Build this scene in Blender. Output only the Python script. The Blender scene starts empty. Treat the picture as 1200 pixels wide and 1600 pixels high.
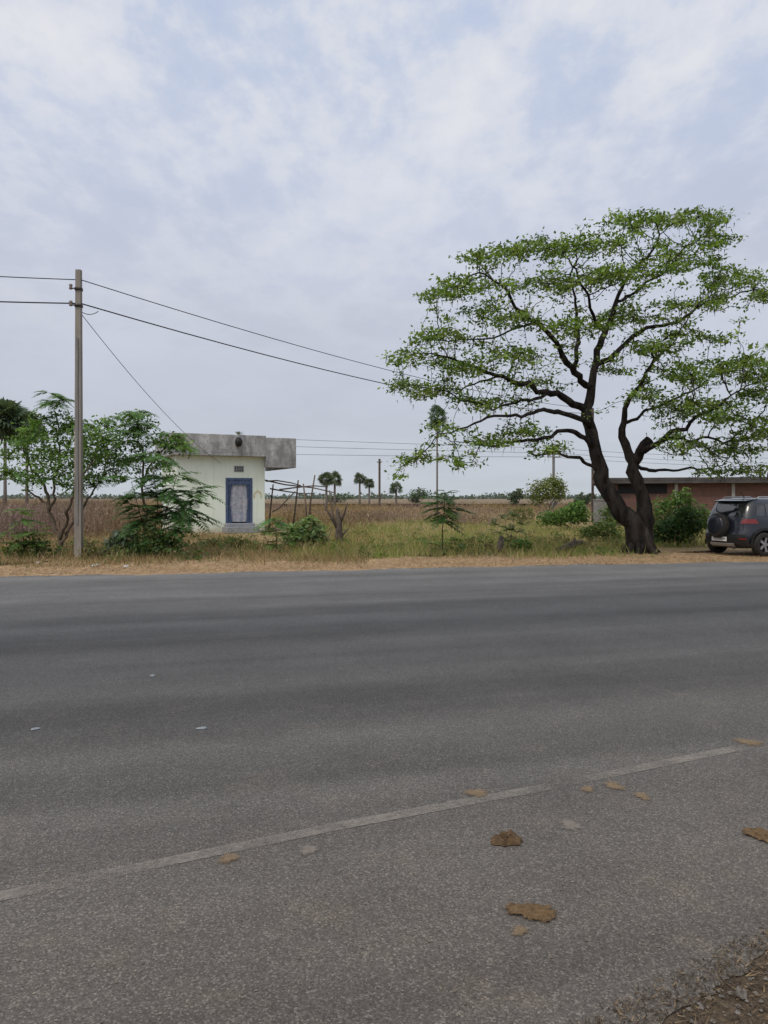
import bpy, bmesh, math, random
import numpy as np
from mathutils import Vector, Matrix
random.seed(7); rng = np.random.default_rng(7)
C = bpy.context.scene.collection
F = 1200.0; H0 = 778.0; CZ = 1.6
def P(px, py, Y): return Vector(((px-600)/F*Y, Y, CZ-(py-H0)/F*Y))
def G(px, py):
    Y = CZ*F/(py-H0); return Vector(((px-600)/F*Y, Y, 0))
def GX(px, Y): return Vector(((px-600)/F*Y, Y, 0))
R = math.radians
def far_edge(X): return 17.2+0.215*X

# ---------------------------------------------------------------- materials
def newmat(name):
    m = bpy.data.materials.new(name); m.use_nodes = True
    nt = m.node_tree; return m, nt, nt.nodes['Principled BSDF'], nt.nodes['Material Output']
def noise(nt, vec, scale, detail=6, rough=.55, dist=0):
    n = nt.nodes.new('ShaderNodeTexNoise'); n.inputs['Scale'].default_value = scale
    n.inputs['Detail'].default_value = detail; n.inputs['Roughness'].default_value = rough
    n.inputs['Distortion'].default_value = dist
    if vec is not None: nt.links.new(vec, n.inputs['Vector'])
    return n.outputs['Fac']
def ramp(nt, fac, stops, interp='LINEAR'):
    r = nt.nodes.new('ShaderNodeValToRGB'); e = r.color_ramp.elements; r.color_ramp.interpolation = interp
    while len(e) < len(stops): e.new(.5)
    for i, (p, c) in enumerate(stops):
        e[i].position = p; e[i].color = (c, c, c, 1) if isinstance(c, (int, float)) else (*c, 1)
    nt.links.new(fac, r.inputs['Fac']); return r.outputs['Color']
def mixc(nt, fac, a, b, mode='MIX'):
    n = nt.nodes.new('ShaderNodeMixRGB'); n.blend_type = mode
    for s, v in (('Fac', fac), ('Color1', a), ('Color2', b)):
        if isinstance(v, (int, float)): n.inputs[s].default_value = v if s == 'Fac' else (v, v, v, 1)
        elif isinstance(v, tuple): n.inputs[s].default_value = (*v, 1)
        else: nt.links.new(v, n.inputs[s])
    return n.outputs['Color']
def mth(nt, op, a, b=None):
    n = nt.nodes.new('ShaderNodeMath'); n.operation = op
    for i, v in enumerate((a, b)):
        if v is None: continue
        if isinstance(v, (int, float)): n.inputs[i].default_value = v
        else: nt.links.new(v, n.inputs[i])
    return n.outputs[0]
def mapping(nt, vec, scale=(1, 1, 1), rot=(0, 0, 0)):
    n = nt.nodes.new('ShaderNodeMapping'); n.inputs['Scale'].default_value = scale; n.inputs['Rotation'].default_value = rot
    nt.links.new(vec, n.inputs['Vector']); return n.outputs['Vector']
def objco(nt): return nt.nodes.new('ShaderNodeTexCoord').outputs['Object']
def wpos(nt): return nt.nodes.new('ShaderNodeNewGeometry').outputs['Position']
def bump(nt, b, h, strength=.3, dist=.02):
    n = nt.nodes.new('ShaderNodeBump'); n.inputs['Strength'].default_value = strength; n.inputs['Distance'].default_value = dist
    nt.links.new(h, n.inputs['Height']); nt.links.new(n.outputs['Normal'], b.inputs['Normal'])
def mat(name, c1, c2=None, scale=4, rough=.85, bmp=0, stretch=(1, 1, 1), metal=0, spec=.3, lo=.35, hi=.65, coat=0, bscale=None, bdist=.02):
    m, nt, b, o = newmat(name)
    b.inputs['Roughness'].default_value = rough; b.inputs['Metallic'].default_value = metal
    b.inputs['Specular IOR Level'].default_value = spec
    b.inputs['Coat Weight'].default_value = coat; b.inputs['Coat Roughness'].default_value = .08
    if c2 is None: c2 = tuple(x*.8 for x in c1)
    v = mapping(nt, objco(nt), stretch)
    n = noise(nt, v, scale, 8, .6)
    nt.links.new(ramp(nt, n, [(lo, c1), (hi, c2)]), b.inputs['Base Color'])
    if bmp: bump(nt, b, noise(nt, v, bscale or scale*3, 8, .65), bmp, bdist)
    return m
def leafmat(name, tr=.3, rough=.55):
    m, nt, b, o = newmat(name)
    a = nt.nodes.new('ShaderNodeAttribute'); a.attribute_name = 'Col'
    b.inputs['Roughness'].default_value = rough; b.inputs['Specular IOR Level'].default_value = .25
    nt.links.new(a.outputs['Color'], b.inputs['Base Color'])
    t = nt.nodes.new('ShaderNodeBsdfTranslucent')
    nt.links.new(mixc(nt, 1, a.outputs['Color'], (1.25, 1.2, .6), 'MULTIPLY'), t.inputs['Color'])
    mx = nt.nodes.new('ShaderNodeMixShader'); mx.inputs[0].default_value = tr
    nt.links.new(b.outputs[0], mx.inputs[1]); nt.links.new(t.outputs[0], mx.inputs[2]); nt.links.new(mx.outputs[0], o.inputs['Surface'])
    return m
M = {}
M['leaf'] = leafmat('leaf', .38); M['dry'] = leafmat('dry_stalk', .12, .85); M['grass'] = leafmat('grass', .25, .7)
M['bark'] = mat('bark', (.011, .010, .0095), (.055, .047, .042), 5, .95, 1.0, (1, 1, .3), spec=.08, bscale=9, bdist=.09)
M['twig'] = mat('twig', (.08, .06, .042), (.14, .11, .08), 6, .9, .4)
M['wood'] = mat('weathered_wood', (.095, .075, .06), (.18, .145, .115), 4, .9, .5, (1, 1, .3))
M['deadwood'] = mat('dead_wood', (.05, .042, .035), (.14, .11, .09), 6, .9, .8)
M['pole'] = mat('pole_concrete', (.17, .155, .135), (.30, .275, .245), 3, .9, .3, (1, 1, .25))
M['farpole'] = mat('far_pole', (.15, .15, .16), (.2, .2, .2), 3, .9)
M['steel'] = mat('dark_steel', (.05, .045, .04), (.09, .07, .06), 10, .6, .2, metal=.5)
M['wire'] = mat('cable', (.03, .03, .033), None, 5, .6)
M['farwire'] = mat('far_cable', (.13, .15, .2), None, 5, .8)  # paler and bluer than the near cable: distance haze put into the colour
M['ceramic'] = mat('ceramic', (.25, .2, .17), (.15, .12, .10), 20, .3)
M['palmtrunk'] = mat('palm_trunk', (.12, .11, .10), (.19, .17, .15), 3, .9, .6, (1, 1, 3))

def plaster():
    m, nt, b, o = newmat('mint_plaster'); v = objco(nt)
    s = noise(nt, mapping(nt, v, (2.5, 2.5, .25)), 2, 8, .65)
    base = ramp(nt, noise(nt, v, 1.2, 6), [(.3, (.76, .83, .74)), (.7, (.69, .77, .68))])
    sep = nt.nodes.new('ShaderNodeSeparateXYZ'); nt.links.new(v, sep.inputs[0])
    low = ramp(nt, mth(nt, 'ADD', mth(nt, 'MULTIPLY', sep.outputs['Z'], .5), mth(nt, 'MULTIPLY', noise(nt, v, 4, 8, .7), .5)), [(.22, .75), (.55, 0.0)])
    c = mixc(nt, ramp(nt, s, [(.52, 0.0), (.8, .55)]), base, (.48, .53, .46))
    c = mixc(nt, low, c, (.42, .39, .29))
    nt.links.new(c, b.inputs['Base Color']); b.inputs['Roughness'].default_value = .9
    bump(nt, b, noise(nt, v, 30, 6), .15); return m
M['plaster'] = plaster()
def stained():
    m, nt, b, o = newmat('stained_concrete'); v = objco(nt)
    s = noise(nt, mapping(nt, v, (2, 2, .6)), 1.3, 10, .7)
    c = ramp(nt, s, [(.32, (.17, .175, .18)), (.46, (.30, .305, .31)), (.58, (.43, .43, .435)), (.74, (.62, .62, .62))])
    c = mixc(nt, ramp(nt, noise(nt, v, 3.5, 12, .78), [(.47, 0.0), (.65, .75)]), c, (.13, .135, .14))
    nt.links.new(c, b.inputs['Base Color']); b.inputs['Roughness'].default_value = .92
    bump(nt, b, s, .3); return m
M['stain'] = stained()
M['greycem'] = mat('grey_cement', (.36, .37, .39), (.48, .49, .50), 4, .9, .3)
M['stepcem'] = mat('step_cement', (.21, .225, .25), (.31, .32, .335), 5, .9, .3)
M['oldcem'] = mat('old_grey_cement', (.16, .155, .15), (.24, .235, .23), 4, .95, .3)
def brick():
    m, nt, b, o = newmat('red_brick'); v = objco(nt)
    mp = nt.nodes.new('ShaderNodeMapping'); mp.inputs['Rotation'].default_value = (R(90), 0, 0); nt.links.new(v, mp.inputs['Vector'])
    t = nt.nodes.new('ShaderNodeTexBrick'); nt.links.new(mp.outputs[0], t.inputs['Vector'])
    t.inputs['Scale'].default_value = 1; t.inputs['Brick Width'].default_value = .23; t.inputs['Row Height'].default_value = .085
    t.inputs['Mortar Size'].default_value = .008
    t.inputs['Color1'].default_value = (.165, .068, .048, 1); t.inputs['Color2'].default_value = (.115, .052, .04, 1); t.inputs['Mortar'].default_value = (.16, .125, .11, 1)
    c = mixc(nt, ramp(nt, noise(nt, v, 1.5, 10, .7), [(.4, 0.0), (.65, .75)]), t.outputs['Color'], (.075, .05, .043))
    nt.links.new(c, b.inputs['Base Color']); b.inputs['Roughness'].default_value = .95; return m
M['brick'] = brick()
M['darkconc'] = mat('dark_concrete', (.045, .043, .043), (.09, .085, .08), 1.5, .95, .3)
M['dark'] = mat('dark_interior', (.02, .02, .022), None, 3, .9)
M['whitepost'] = mat('pale_post', (.36, .35, .33), (.25, .24, .22), 4, .9)
M['blue'] = mat('blue_cloth', (.045, .072, .15), (.10, .135, .23), 12, .9, .3)
def pattern():
    m, nt, b, o = newmat('patterned_cloth'); v = objco(nt)
    t = nt.nodes.new('ShaderNodeTexVoronoi'); t.inputs['Scale'].default_value = 7; nt.links.new(v, t.inputs['Vector'])
    c = ramp(nt, t.outputs['Distance'], [(.15, (.36, .28, .33)), (.3, (.41, .42, .46)), (.6, (.27, .29, .35))])
    nt.links.new(c, b.inputs['Base Color']); b.inputs['Roughness'].default_value = .9; return m
M['pattern'] = pattern()
M['yellow'] = mat('yellow_paint', (.52, .49, .30), (.58, .58, .42), 8, .9)
M['black'] = mat('black_paint', (.012, .012, .013), (.025, .025, .025), 8, .6)
# car
M['carpaint'] = mat('slate_car_paint', (.010, .013, .021), (.013, .016, .024), 3, .32, spec=.4, coat=.55)
M['clad'] = mat('black_plastic', (.012, .012, .013), (.02, .02, .02), 30, .55)
M['glass'] = mat('tinted_glass', (.010, .012, .015), None, 3, .04, spec=.9, coat=.6)
M['rubber'] = mat('tyre_rubber', (.014, .014, .014), (.03, .028, .026), 20, .85)
M['alloy'] = mat('alloy', (.40, .41, .43), (.34, .35, .37), 10, .3, metal=.8)
M['silver'] = mat('silver_trim', (.42, .43, .45), None, 10, .35, metal=.5)
M['redlens'] = mat('red_lens', (.20, .010, .010), (.14, .01, .01), 10, .12, spec=.7)
M['clear'] = mat('clear_lens', (.6, .62, .64), None, 10, .1, spec=.7)
M['plate'] = mat('plate_white', (.75, .75, .74), None, 10, .5)
M['scrap'] = mat('white_scrap', (.6, .6, .6), (.45, .45, .45), 20, .8)
M['dung'] = mat('dung', (.065, .040, .021), (.17, .108, .055), 30, .95, 1, bscale=70)
M['bluegrey'] = mat('bluegrey_scrap', (.24, .27, .30), (.19, .21, .23), 25, .7, .3)
def soft(name, c1, c2, lo=.50, hi=.72, mx_=1.0):
    """crusted smear that thins out toward its rim (vertex value Col: 1 in the middle, 0 at the rim)"""
    m, nt, b, o = newmat(name); p = wpos(nt); b.inputs['Roughness'].default_value = .95; b.inputs['Specular IOR Level'].default_value = .1
    a = nt.nodes.new('ShaderNodeAttribute'); a.attribute_name = 'Col'
    n = noise(nt, p, 55, 8, .75); nt.links.new(ramp(nt, noise(nt, p, 38, 8, .7), [(.35, c1), (.65, c2)]), b.inputs['Base Color']); bump(nt, b, n, .8, .01)
    f = ramp(nt, mth(nt, 'ADD', mth(nt, 'MULTIPLY', a.outputs['Fac'], .62), mth(nt, 'MULTIPLY', n, .6)), [(lo, 0.0), (hi, mx_)])
    t = nt.nodes.new('ShaderNodeBsdfTransparent'); mx = nt.nodes.new('ShaderNodeMixShader')
    nt.links.new(f, mx.inputs[0]); nt.links.new(t.outputs[0], mx.inputs[1]); nt.links.new(b.outputs[0], mx.inputs[2]); nt.links.new(mx.outputs[0], o.inputs['Surface']); return m
M['dungt'] = soft('dry_dung', (.085, .055, .030), (.19, .125, .068), .42, .58)
M['tan'] = soft('tan_patch', (.18, .13, .08), (.26, .195, .13), .48, .82, .85)
M['paleds'] = soft('pale_patch', (.22, .19, .165), (.28, .25, .22), .48, .8, .7)

def asphalt():
    m, nt, b, o = newmat('asphalt'); p = wpos(nt)
    rot = mapping(nt, p, (1, 1, 1), (0, 0, R(-16)))      # x along the road
    sep = nt.nodes.new('ShaderNodeSeparateXYZ'); nt.links.new(rot, sep.inputs[0])
    st = noise(nt, mapping(nt, rot, (.06, .8, 1)), 1.0, 6, .5, .3)
    st2 = noise(nt, mapping(nt, rot, (.045, .95, 1)), 1.0, 4, .5, .2)
    v = mth(nt, 'DIVIDE', mth(nt, 'ADD', sep.outputs['Y'], mth(nt, 'MULTIPLY', mth(nt, 'SUBTRACT', st, .5), 2.2)), 20.0)
    base = ramp(nt, v, [(.02, (.112, .098, .086)), (.13, (.110, .099, .088)), (.20, (.104, .098, .091)), (.29, (.088, .086, .084)), (.38, (.076, .076, .077)), (.47, (.065, .066, .069)), (.54, (.075, .076, .079)), (.60, (.108, .108, .109)), (.85, (.142, .141, .140))])
    big = noise(nt, p, .9, 10, .68)
    c = mixc(nt, 1, base, ramp(nt, st2, [(.3, .72), (.7, 1.26)]), 'MULTIPLY')
    c = mixc(nt, 1, c, ramp(nt, big, [(.25, .84), (.75, 1.16)]), 'MULTIPLY')
    dust = mth(nt, 'MULTIPLY', ramp(nt, noise(nt, p, 2.3, 12, .78), [(.52, 0.0), (.74, .6)]), ramp(nt, v, [(.1, 1.0), (.34, .10)]))
    c = mixc(nt, dust, c, (.19, .155, .12))
    wv = nt.nodes.new('ShaderNodeVectorMath'); wv.operation = 'ADD'
    nz = nt.nodes.new('ShaderNodeTexNoise'); nz.inputs['Scale'].default_value = 170; nt.links.new(p, nz.inputs['Vector'])
    sc_ = nt.nodes.new('ShaderNodeVectorMath'); sc_.operation = 'SCALE'; sc_.inputs['Scale'].default_value = .007; nt.links.new(nz.outputs['Color'], sc_.inputs[0])
    nt.links.new(p, wv.inputs[0]); nt.links.new(sc_.outputs[0], wv.inputs[1])
    vo = nt.nodes.new('ShaderNodeTexVoronoi'); vo.inputs['Scale'].default_value = 155; nt.links.new(wv.outputs[0], vo.inputs['Vector'])
    sp = nt.nodes.new('ShaderNodeSeparateXYZ'); nt.links.new(vo.outputs['Color'], sp.inputs[0])
    agg = ramp(nt, sp.outputs[0], [(.0, .52), (.55, .93), (.85, 1.25), (1.0, 2.1)])
    c = mixc(nt, .8, c, mixc(nt, 1, c, agg, 'MULTIPLY'))
    fine = noise(nt, p, 300, 5, .75)
    c = mixc(nt, 1, c, ramp(nt, fine, [(.3, .58), (.7, 1.42)]), 'MULTIPLY')
    nt.links.new(c, b.inputs['Base Color']); b.inputs['Roughness'].default_value = .85; b.inputs['Specular IOR Level'].default_value = .15
    hh = mth(nt, 'ADD', mth(nt, 'MULTIPLY', vo.outputs['Distance'], -.6), mth(nt, 'MULTIPLY', fine, .6))
    bump(nt, b, hh, .4, .004); return m
M['asphalt'] = asphalt()
def soil(name, a, b_, c_, sc):
    m, nt, b, o = newmat(name); p = wpos(nt)
    n1 = noise(nt, p, sc, 10, .7); n2 = noise(nt, p, sc*9, 8, .7); n3 = noise(nt, p, 60, 6, .7)
    c = ramp(nt, n1, [(.3, a), (.5, b_), (.7, c_)])
    c = mixc(nt, 1, c, ramp(nt, n2, [(.3, .72), (.7, 1.25)]), 'MULTIPLY')
    c = mixc(nt, 1, c, ramp(nt, n3, [(.3, .7), (.7, 1.3)]), 'MULTIPLY')
    nt.links.new(c, b.inputs['Base Color']); b.inputs['Roughness'].default_value = .95; b.inputs['Specular IOR Level'].default_value = .1
    bump(nt, b, mth(nt, 'ADD', n2, n3), .6, .03); return m
M['ground'] = soil('field_soil', (.25, .175, .095), (.29, .21, .115), (.20, .18, .085), .35)
M['verge'] = soil('verge_dirt', (.33, .225, .13), (.41, .29, .175), (.24, .17, .105), .7)
M['shoulder'] = soil('dark_shoulder', (.085, .064, .047), (.13, .098, .068), (.06, .048, .038), 3.0)
M['cropsheet'] = soil('crop_mass', (.175, .135, .095), (.21, .165, .115), (.185, .16, .105), .05)
def paint():
    m, nt, b, o = newmat('worn_paint'); p = wpos(nt)
    b.inputs['Base Color'].default_value = (.27, .245, .215, 1); b.inputs['Roughness'].default_value = .9
    f = ramp(nt, mth(nt, 'ADD', mth(nt, 'MULTIPLY', noise(nt, p, 1.7, 5, .6), .55), mth(nt, 'MULTIPLY', noise(nt, p, 40, 10, .85), .55)), [(.47, 0.0), (.64, .7)])
    t = nt.nodes.new('ShaderNodeBsdfTransparent'); mx = nt.nodes.new('ShaderNodeMixShader')
    nt.links.new(f, mx.inputs[0]); nt.links.new(t.outputs[0], mx.inputs[1]); nt.links.new(b.outputs[0], mx.inputs[2]); nt.links.new(mx.outputs[0], o.inputs['Surface'])
    return m
M['paint'] = paint()

# ---------------------------------------------------------------- mesh helpers
def link(name, me, m, parent=None):
    o = bpy.data.objects.new(name, me); C.objects.link(o)
    if m: me.materials.append(m)
    if parent is not None: o.parent = parent
    return o
def mk(name, V, Fc, m, parent=None, col=None, loc=None, smooth=False):
    V = np.asarray(V, dtype=np.float32).reshape(-1, 3)
    if loc is not None: V = V-np.array(loc, dtype=np.float32)
    me = bpy.data.meshes.new(name)
    if isinstance(Fc, np.ndarray):
        n, k = Fc.shape
        me.vertices.add(len(V)); me.vertices.foreach_set('co', V.ravel())
        me.loops.add(n*k); me.loops.foreach_set('vertex_index', Fc.astype(np.int32).ravel())
        me.polygons.add(n); me.polygons.foreach_set('loop_start', np.arange(0, n*k, k, dtype=np.int32)); me.polygons.foreach_set('loop_total', np.full(n, k, dtype=np.int32))
        me.update(calc_edges=True)
    else:
        me.from_pydata([tuple(map(float, v)) for v in V], [], [tuple(f) for f in Fc]); me.update()
    if col is not None:
        a = me.color_attributes.new('Col', 'FLOAT_COLOR', 'POINT')
        c4 = np.ones((len(V), 4), dtype=np.float32); c4[:, :3] = col; a.data.foreach_set('color', c4.ravel())
    if smooth: me.polygons.foreach_set('use_smooth', np.ones(len(me.polygons), dtype=bool))
    o = link(name, me, m, parent)
    if loc is not None and parent is None: o.location = loc
    return o
class MB:
    def __init__(s): s.v = []; s.f = []
    def add(s, vs, fs):
        n = len(s.v); s.v += [tuple(v) for v in vs]; s.f += [tuple(i+n for i in f) for f in fs]; return s
    def box(s, x0, x1, y0, y1, z0, z1, ch=0, mtx=None):
        vs = [Vector((x, y, z)) for z in (z0, z1) for y in (y0, y1) for x in (x0, x1)]
        if mtx: vs = [mtx @ v for v in vs]
        return s.add(vs, [(0, 2, 3, 1), (4, 5, 7, 6), (0, 1, 5, 4), (2, 6, 7, 3), (0, 4, 6, 2), (1, 3, 7, 5)])
    def tube(s, pts, rad, n=8, cap=True):
        pts = [Vector(p) for p in pts]; rings = []; up = None
        if isinstance(rad, (int, float)): rad = [rad]*len(pts)
        for i, p in enumerate(pts):
            t = (pts[min(i+1, len(pts)-1)]-pts[max(i-1, 0)])
            t = t.normalized() if t.length > 1e-9 else Vector((0, 0, 1))
            if up is None: up = t.orthogonal().normalized()
            up = (up-t*up.dot(t)); up = up.normalized() if up.length > 1e-6 else t.orthogonal().normalized()
            b = t.cross(up); rings.append([p+(up*math.cos(2*math.pi*k/n)+b*math.sin(2*math.pi*k/n))*rad[i] for k in range(n)])
        vs = [v for r in rings for v in r]; fs = []
        for i in range(len(pts)-1):
            for k in range(n): fs.append((i*n+k, i*n+(k+1) % n, (i+1)*n+(k+1) % n, (i+1)*n+k))
        if cap: fs.append(tuple(range(n-1, -1, -1))); fs.append(tuple((len(pts)-1)*n+k for k in range(n)))
        return s.add(vs, fs)
    def lathe(s, prof, n, mtx):                           # prof (r, h) about local z
        vs = [mtx @ Vector((r*math.cos(2*math.pi*k/n), r*math.sin(2*math.pi*k/n), h)) for r, h in prof for k in range(n)]
        fs = [(i*n+k, i*n+(k+1) % n, (i+1)*n+(k+1) % n, (i+1)*n+k) for i in range(len(prof)-1) for k in range(n)]
        return s.add(vs, fs)
    def grid(s, fn, us, vs_):
        pts = [fn(u, v) for v in vs_ for u in us]; nu = len(us)
        return s.add(pts, [(j*nu+i, j*nu+i+1, (j+1)*nu+i+1, (j+1)*nu+i) for j in range(len(vs_)-1) for i in range(nu-1)])
    def build(s, name, m, parent=None, loc=None, smooth=False, bevel=0):
        o = mk(name, s.v, s.f, m, parent, None, loc, smooth)
        if bevel:
            md = o.modifiers.new('b', 'BEVEL'); md.width = bevel; md.segments = 2
        return o
def tag(o, label, cat, group=None, kind=None):
    if label: o['label'] = label
    if cat: o['category'] = cat
    if group: o['group'] = group
    if kind: o['kind'] = kind
    return o
def struct(o): o['kind'] = 'structure'; return o
def thing(name, label, cat, loc, rz=0, group=None):
    o = bpy.data.objects.new(name, None); C.objects.link(o); o.location = loc; o.rotation_euler = (0, 0, rz)
    o.empty_display_size = .2
    return tag(o, label, cat, group)

def norm(a): return a/np.maximum(np.linalg.norm(a, axis=1, keepdims=True), 1e-9)
def leaves(cen, l, w, col, flat=.6, var=.35, lv=.35):
    """diamond leaves: returns V, F, colours"""
    N = len(cen); nrm = norm(rng.normal(size=(N, 3))*flat+np.array([0, 0, 1.0]))
    a = norm(np.cross(nrm, rng.normal(size=(N, 3)))); b = np.cross(nrm, a)
    s = (1+rng.uniform(-lv, lv, (N, 1)))
    V = np.stack([cen-a*l*s, cen+b*w*s-a*l*s*.1, cen+a*l*s, cen-b*w*s-a*l*s*.1], 1).reshape(-1, 3)
    Fq = np.arange(N*4).reshape(N, 4)
    c = np.asarray(col)*(1+rng.uniform(-var, var, (N, 1)))
    c = c*np.array([1, 1, 1])+rng.uniform(-.015, .02, (N, 1))*np.array([1, .5, 0])
    return V, Fq, np.repeat(np.clip(c, .003, 1), 4, axis=0)
def cat(parts):
    Vs, Fs, Cs = [], [], []; n = 0
    for v, f, c in parts: Vs.append(v); Fs.append(f+n); Cs.append(c); n += len(v)
    return np.concatenate(Vs), np.concatenate(Fs), np.concatenate(Cs)
def blades(base, h, w, lean, col, var=.3):
    N = len(base); y = rng.uniform(0, 2*math.pi, N); y2 = rng.uniform(0, 2*math.pi, N)
    h = np.broadcast_to(h, (N,)); w = np.broadcast_to(w, (N,)); lean = np.broadcast_to(lean, (N,))
    tip = base+np.stack([np.cos(y)*lean, np.sin(y)*lean, h], 1)
    sd = np.stack([np.cos(y2)*w, np.sin(y2)*w, 0*w], 1)*.5
    V = np.stack([base-sd, base+sd, tip], 1).reshape(-1, 3)
    c = np.broadcast_to(col, (N, 3))*(1+rng.uniform(-var, var, (N, 1)))
    return V, np.arange(N*3).reshape(N, 3), np.repeat(c, 3, axis=0)

# ---------------------------------------------------------------- tree growth
def colonize(seeds, attr, D=.22, di=2.5, dk=.3, iters=90, trop=(0, 0, .05)):
    pos = []; par = []; rad = []
    def addn(p, q, r): pos.append(np.array(p, float)); par.append(q); rad.append(r); return len(pos)-1
    for s in seeds:
        pts = [(np.array(p), r) for p, r in s]
        last = -1
        if pos:
            d = np.linalg.norm(np.array(pos)-pts[0][0], axis=1); last = int(d.argmin())
            start = pos[last]; pts[0] = (start, min(rad[last], pts[0][1]))
        else: last = addn(pts[0][0], -1, pts[0][1])
        for (a, ra), (b, rb) in zip(pts[:-1], pts[1:]):
            L = np.linalg.norm(b-a); n = max(1, int(L/D))
            side = np.cross(b-a, rng.normal(size=3)); side = side/max(np.linalg.norm(side), 1e-9)
            for i in range(1, n+1):
                t = i/n; last = addn(a+(b-a)*t+side*math.sin(t*math.pi)*L*.09+rng.normal(size=3)*.02, last, (ra+(rb-ra)*t)*rng.uniform(.9, 1.1))
    nseed = len(pos)
    A = np.array(attr, float); alive = np.ones(len(A), bool)
    Pn = np.array(pos); dist = np.full(len(A), 1e9); near = np.zeros(len(A), int)
    for i0 in range(0, len(Pn), 200):
        d = np.linalg.norm(A[:, None]-Pn[None, i0:i0+200], axis=2); j = d.argmin(1); dm = d[np.arange(len(A)), j]
        u = dm < dist; dist[u] = dm[u]; near[u] = j[u]+i0
    for it in range(iters):
        act = alive & (dist < di) & (dist > dk)
        if not act.any(): break
        idx = near[act]; dirs = norm(A[act]-np.array(pos)[idx]); un, inv = np.unique(idx, return_inverse=True)
        S = np.zeros((len(un), 3)); np.add.at(S, inv, dirs)
        S = norm(norm(S)+rng.normal(size=S.shape)*.18+np.array(trop)); st = len(pos); new = []
        for q, d in zip(un, S):
            p = pos[q]+d*D; addn(p, int(q), 0); new.append(p)
        new = np.array(new); d = np.linalg.norm(A[:, None]-new[None], axis=2); j = d.argmin(1); dm = d[np.arange(len(A)), j]
        u = dm < dist; dist[u] = dm[u]; near[u] = j[u]+st
        alive &= dist > dk
        alive &= ~(act & ~u & (rng.uniform(size=len(A)) < .3))
    return pos, par, rad, nseed
def tree_mesh(pos, par, rad, r0=.006, ex=2.3, cap_r=1.0):
    n = len(pos); ch = [[] for _ in range(n)]
    for i, p in enumerate(par):
        if p >= 0: ch[p].append(i)
    w = [0.0]*n
    for i in range(n-1, -1, -1):
        if not ch[i]: w[i] = r0**ex
        else: w[i] = sum(w[c] for c in ch[i])
    r = [max(w[i]**(1/ex)*1.0 if rad[i] == 0 else min(w[i]**(1/ex), rad[i]), rad[i]) for i in range(n)]
    for i in range(n):
        if par[i] >= 0: r[i] = min(r[i], r[par[i]]*.97 if rad[i] == 0 else r[par[i]]*1.06)
    mb = MB()
    stack = [(0, None)]
    while stack:
        i, fr = stack.pop(); chain = [] if fr is None else [fr]
        c = i
        while True:
            chain.append(c)
            if not ch[c]: break
            b = max(ch[c], key=lambda k: (r[k], w[k]))
            for k in ch[c]:
                if k != b: stack.append((k, c))
            c = b
        rr = [r[k] for k in chain]
        if fr is not None: rr[0] = min(r[fr], rr[1]*1.25)
        mx = max(rr); ns = 14 if mx > .12 else 8 if mx > .05 else 5 if mx > .018 else 3
        mb.tube([pos[k] for k in chain], rr, ns, True)
    tips = [i for i in range(n) if not ch[i]]
    return mb, r, tips

def pads_to_points(pads, Y0, dens, grow=1.0):
    pts = []
    for px, py, rx, ry, dy, rd in pads:
        n = max(4, int(rx*ry*dens)); ry = ry*grow
        q = norm(rng.normal(size=(n, 3)))*rng.uniform(0, 1, (n, 1))**(1/2.4)
        for a, b, c in q:
            pts.append(P(px+a*rx, py+b*ry, Y0+dy+c*rd))
    return np.array(pts)
def in_poly(x, y, poly):
    c = False; j = len(poly)-1
    for i in range(len(poly)):
        (xi, yi), (xj, yj) = poly[i], poly[j]
        if (yi > y) != (yj > y) and x < (xj-xi)*(y-yi)/(yj-yi)+xi: c = not c
        j = i
    return c
def make_tree(name, label, cat_, base, seeds, attr, D, di, dk, leaf_per, l, w, spread, cols, r0=.005, ex=2.3, flat=.55, group=None, bark='bark', tipr=.02, extra=None, iters=90, vsq=.45, mid=.45):
    root = thing(name, label, cat_, base, 0, group)
    pos, par, rad, ns = colonize(seeds, attr, D, di, dk, iters)
    mb, r, tips = tree_mesh(pos, par, rad, r0, ex)
    mb.build('trunk', M[bark], root, base, True)
    Pn = np.array(pos); rr = np.array(r)
    idx = [i for i in range(len(pos)) if rr[i] < tipr and i >= ns*.3]
    tp = set(tips); cen = []; cc = []
    for i in idx:
        k = leaf_per if i in tp else int(leaf_per*mid)
        if k < 1: continue
        clump = cols[rng.integers(len(cols))]; br = rng.uniform(.65, 1.35)
        o = rng.normal(size=(k, 3))*np.array([spread, spread, spread*vsq])
        cen.append(Pn[i]+o); cc.append(np.tile(np.array(clump)*br, (k, 1)))
    V, Fq, cl = leaves(np.concatenate(cen), l, w, np.concatenate(cc), flat)
    parts = [(V, Fq, cl)]
    if extra is not None: parts += extra
    V, Fq, cl = cat(parts)
    mk('crown', V, Fq, M['leaf'], root, cl, base)
    print(name, 'nodes', len(pos), 'leaves', len(Fq))
    return root, Pn, rr, tips

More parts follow.
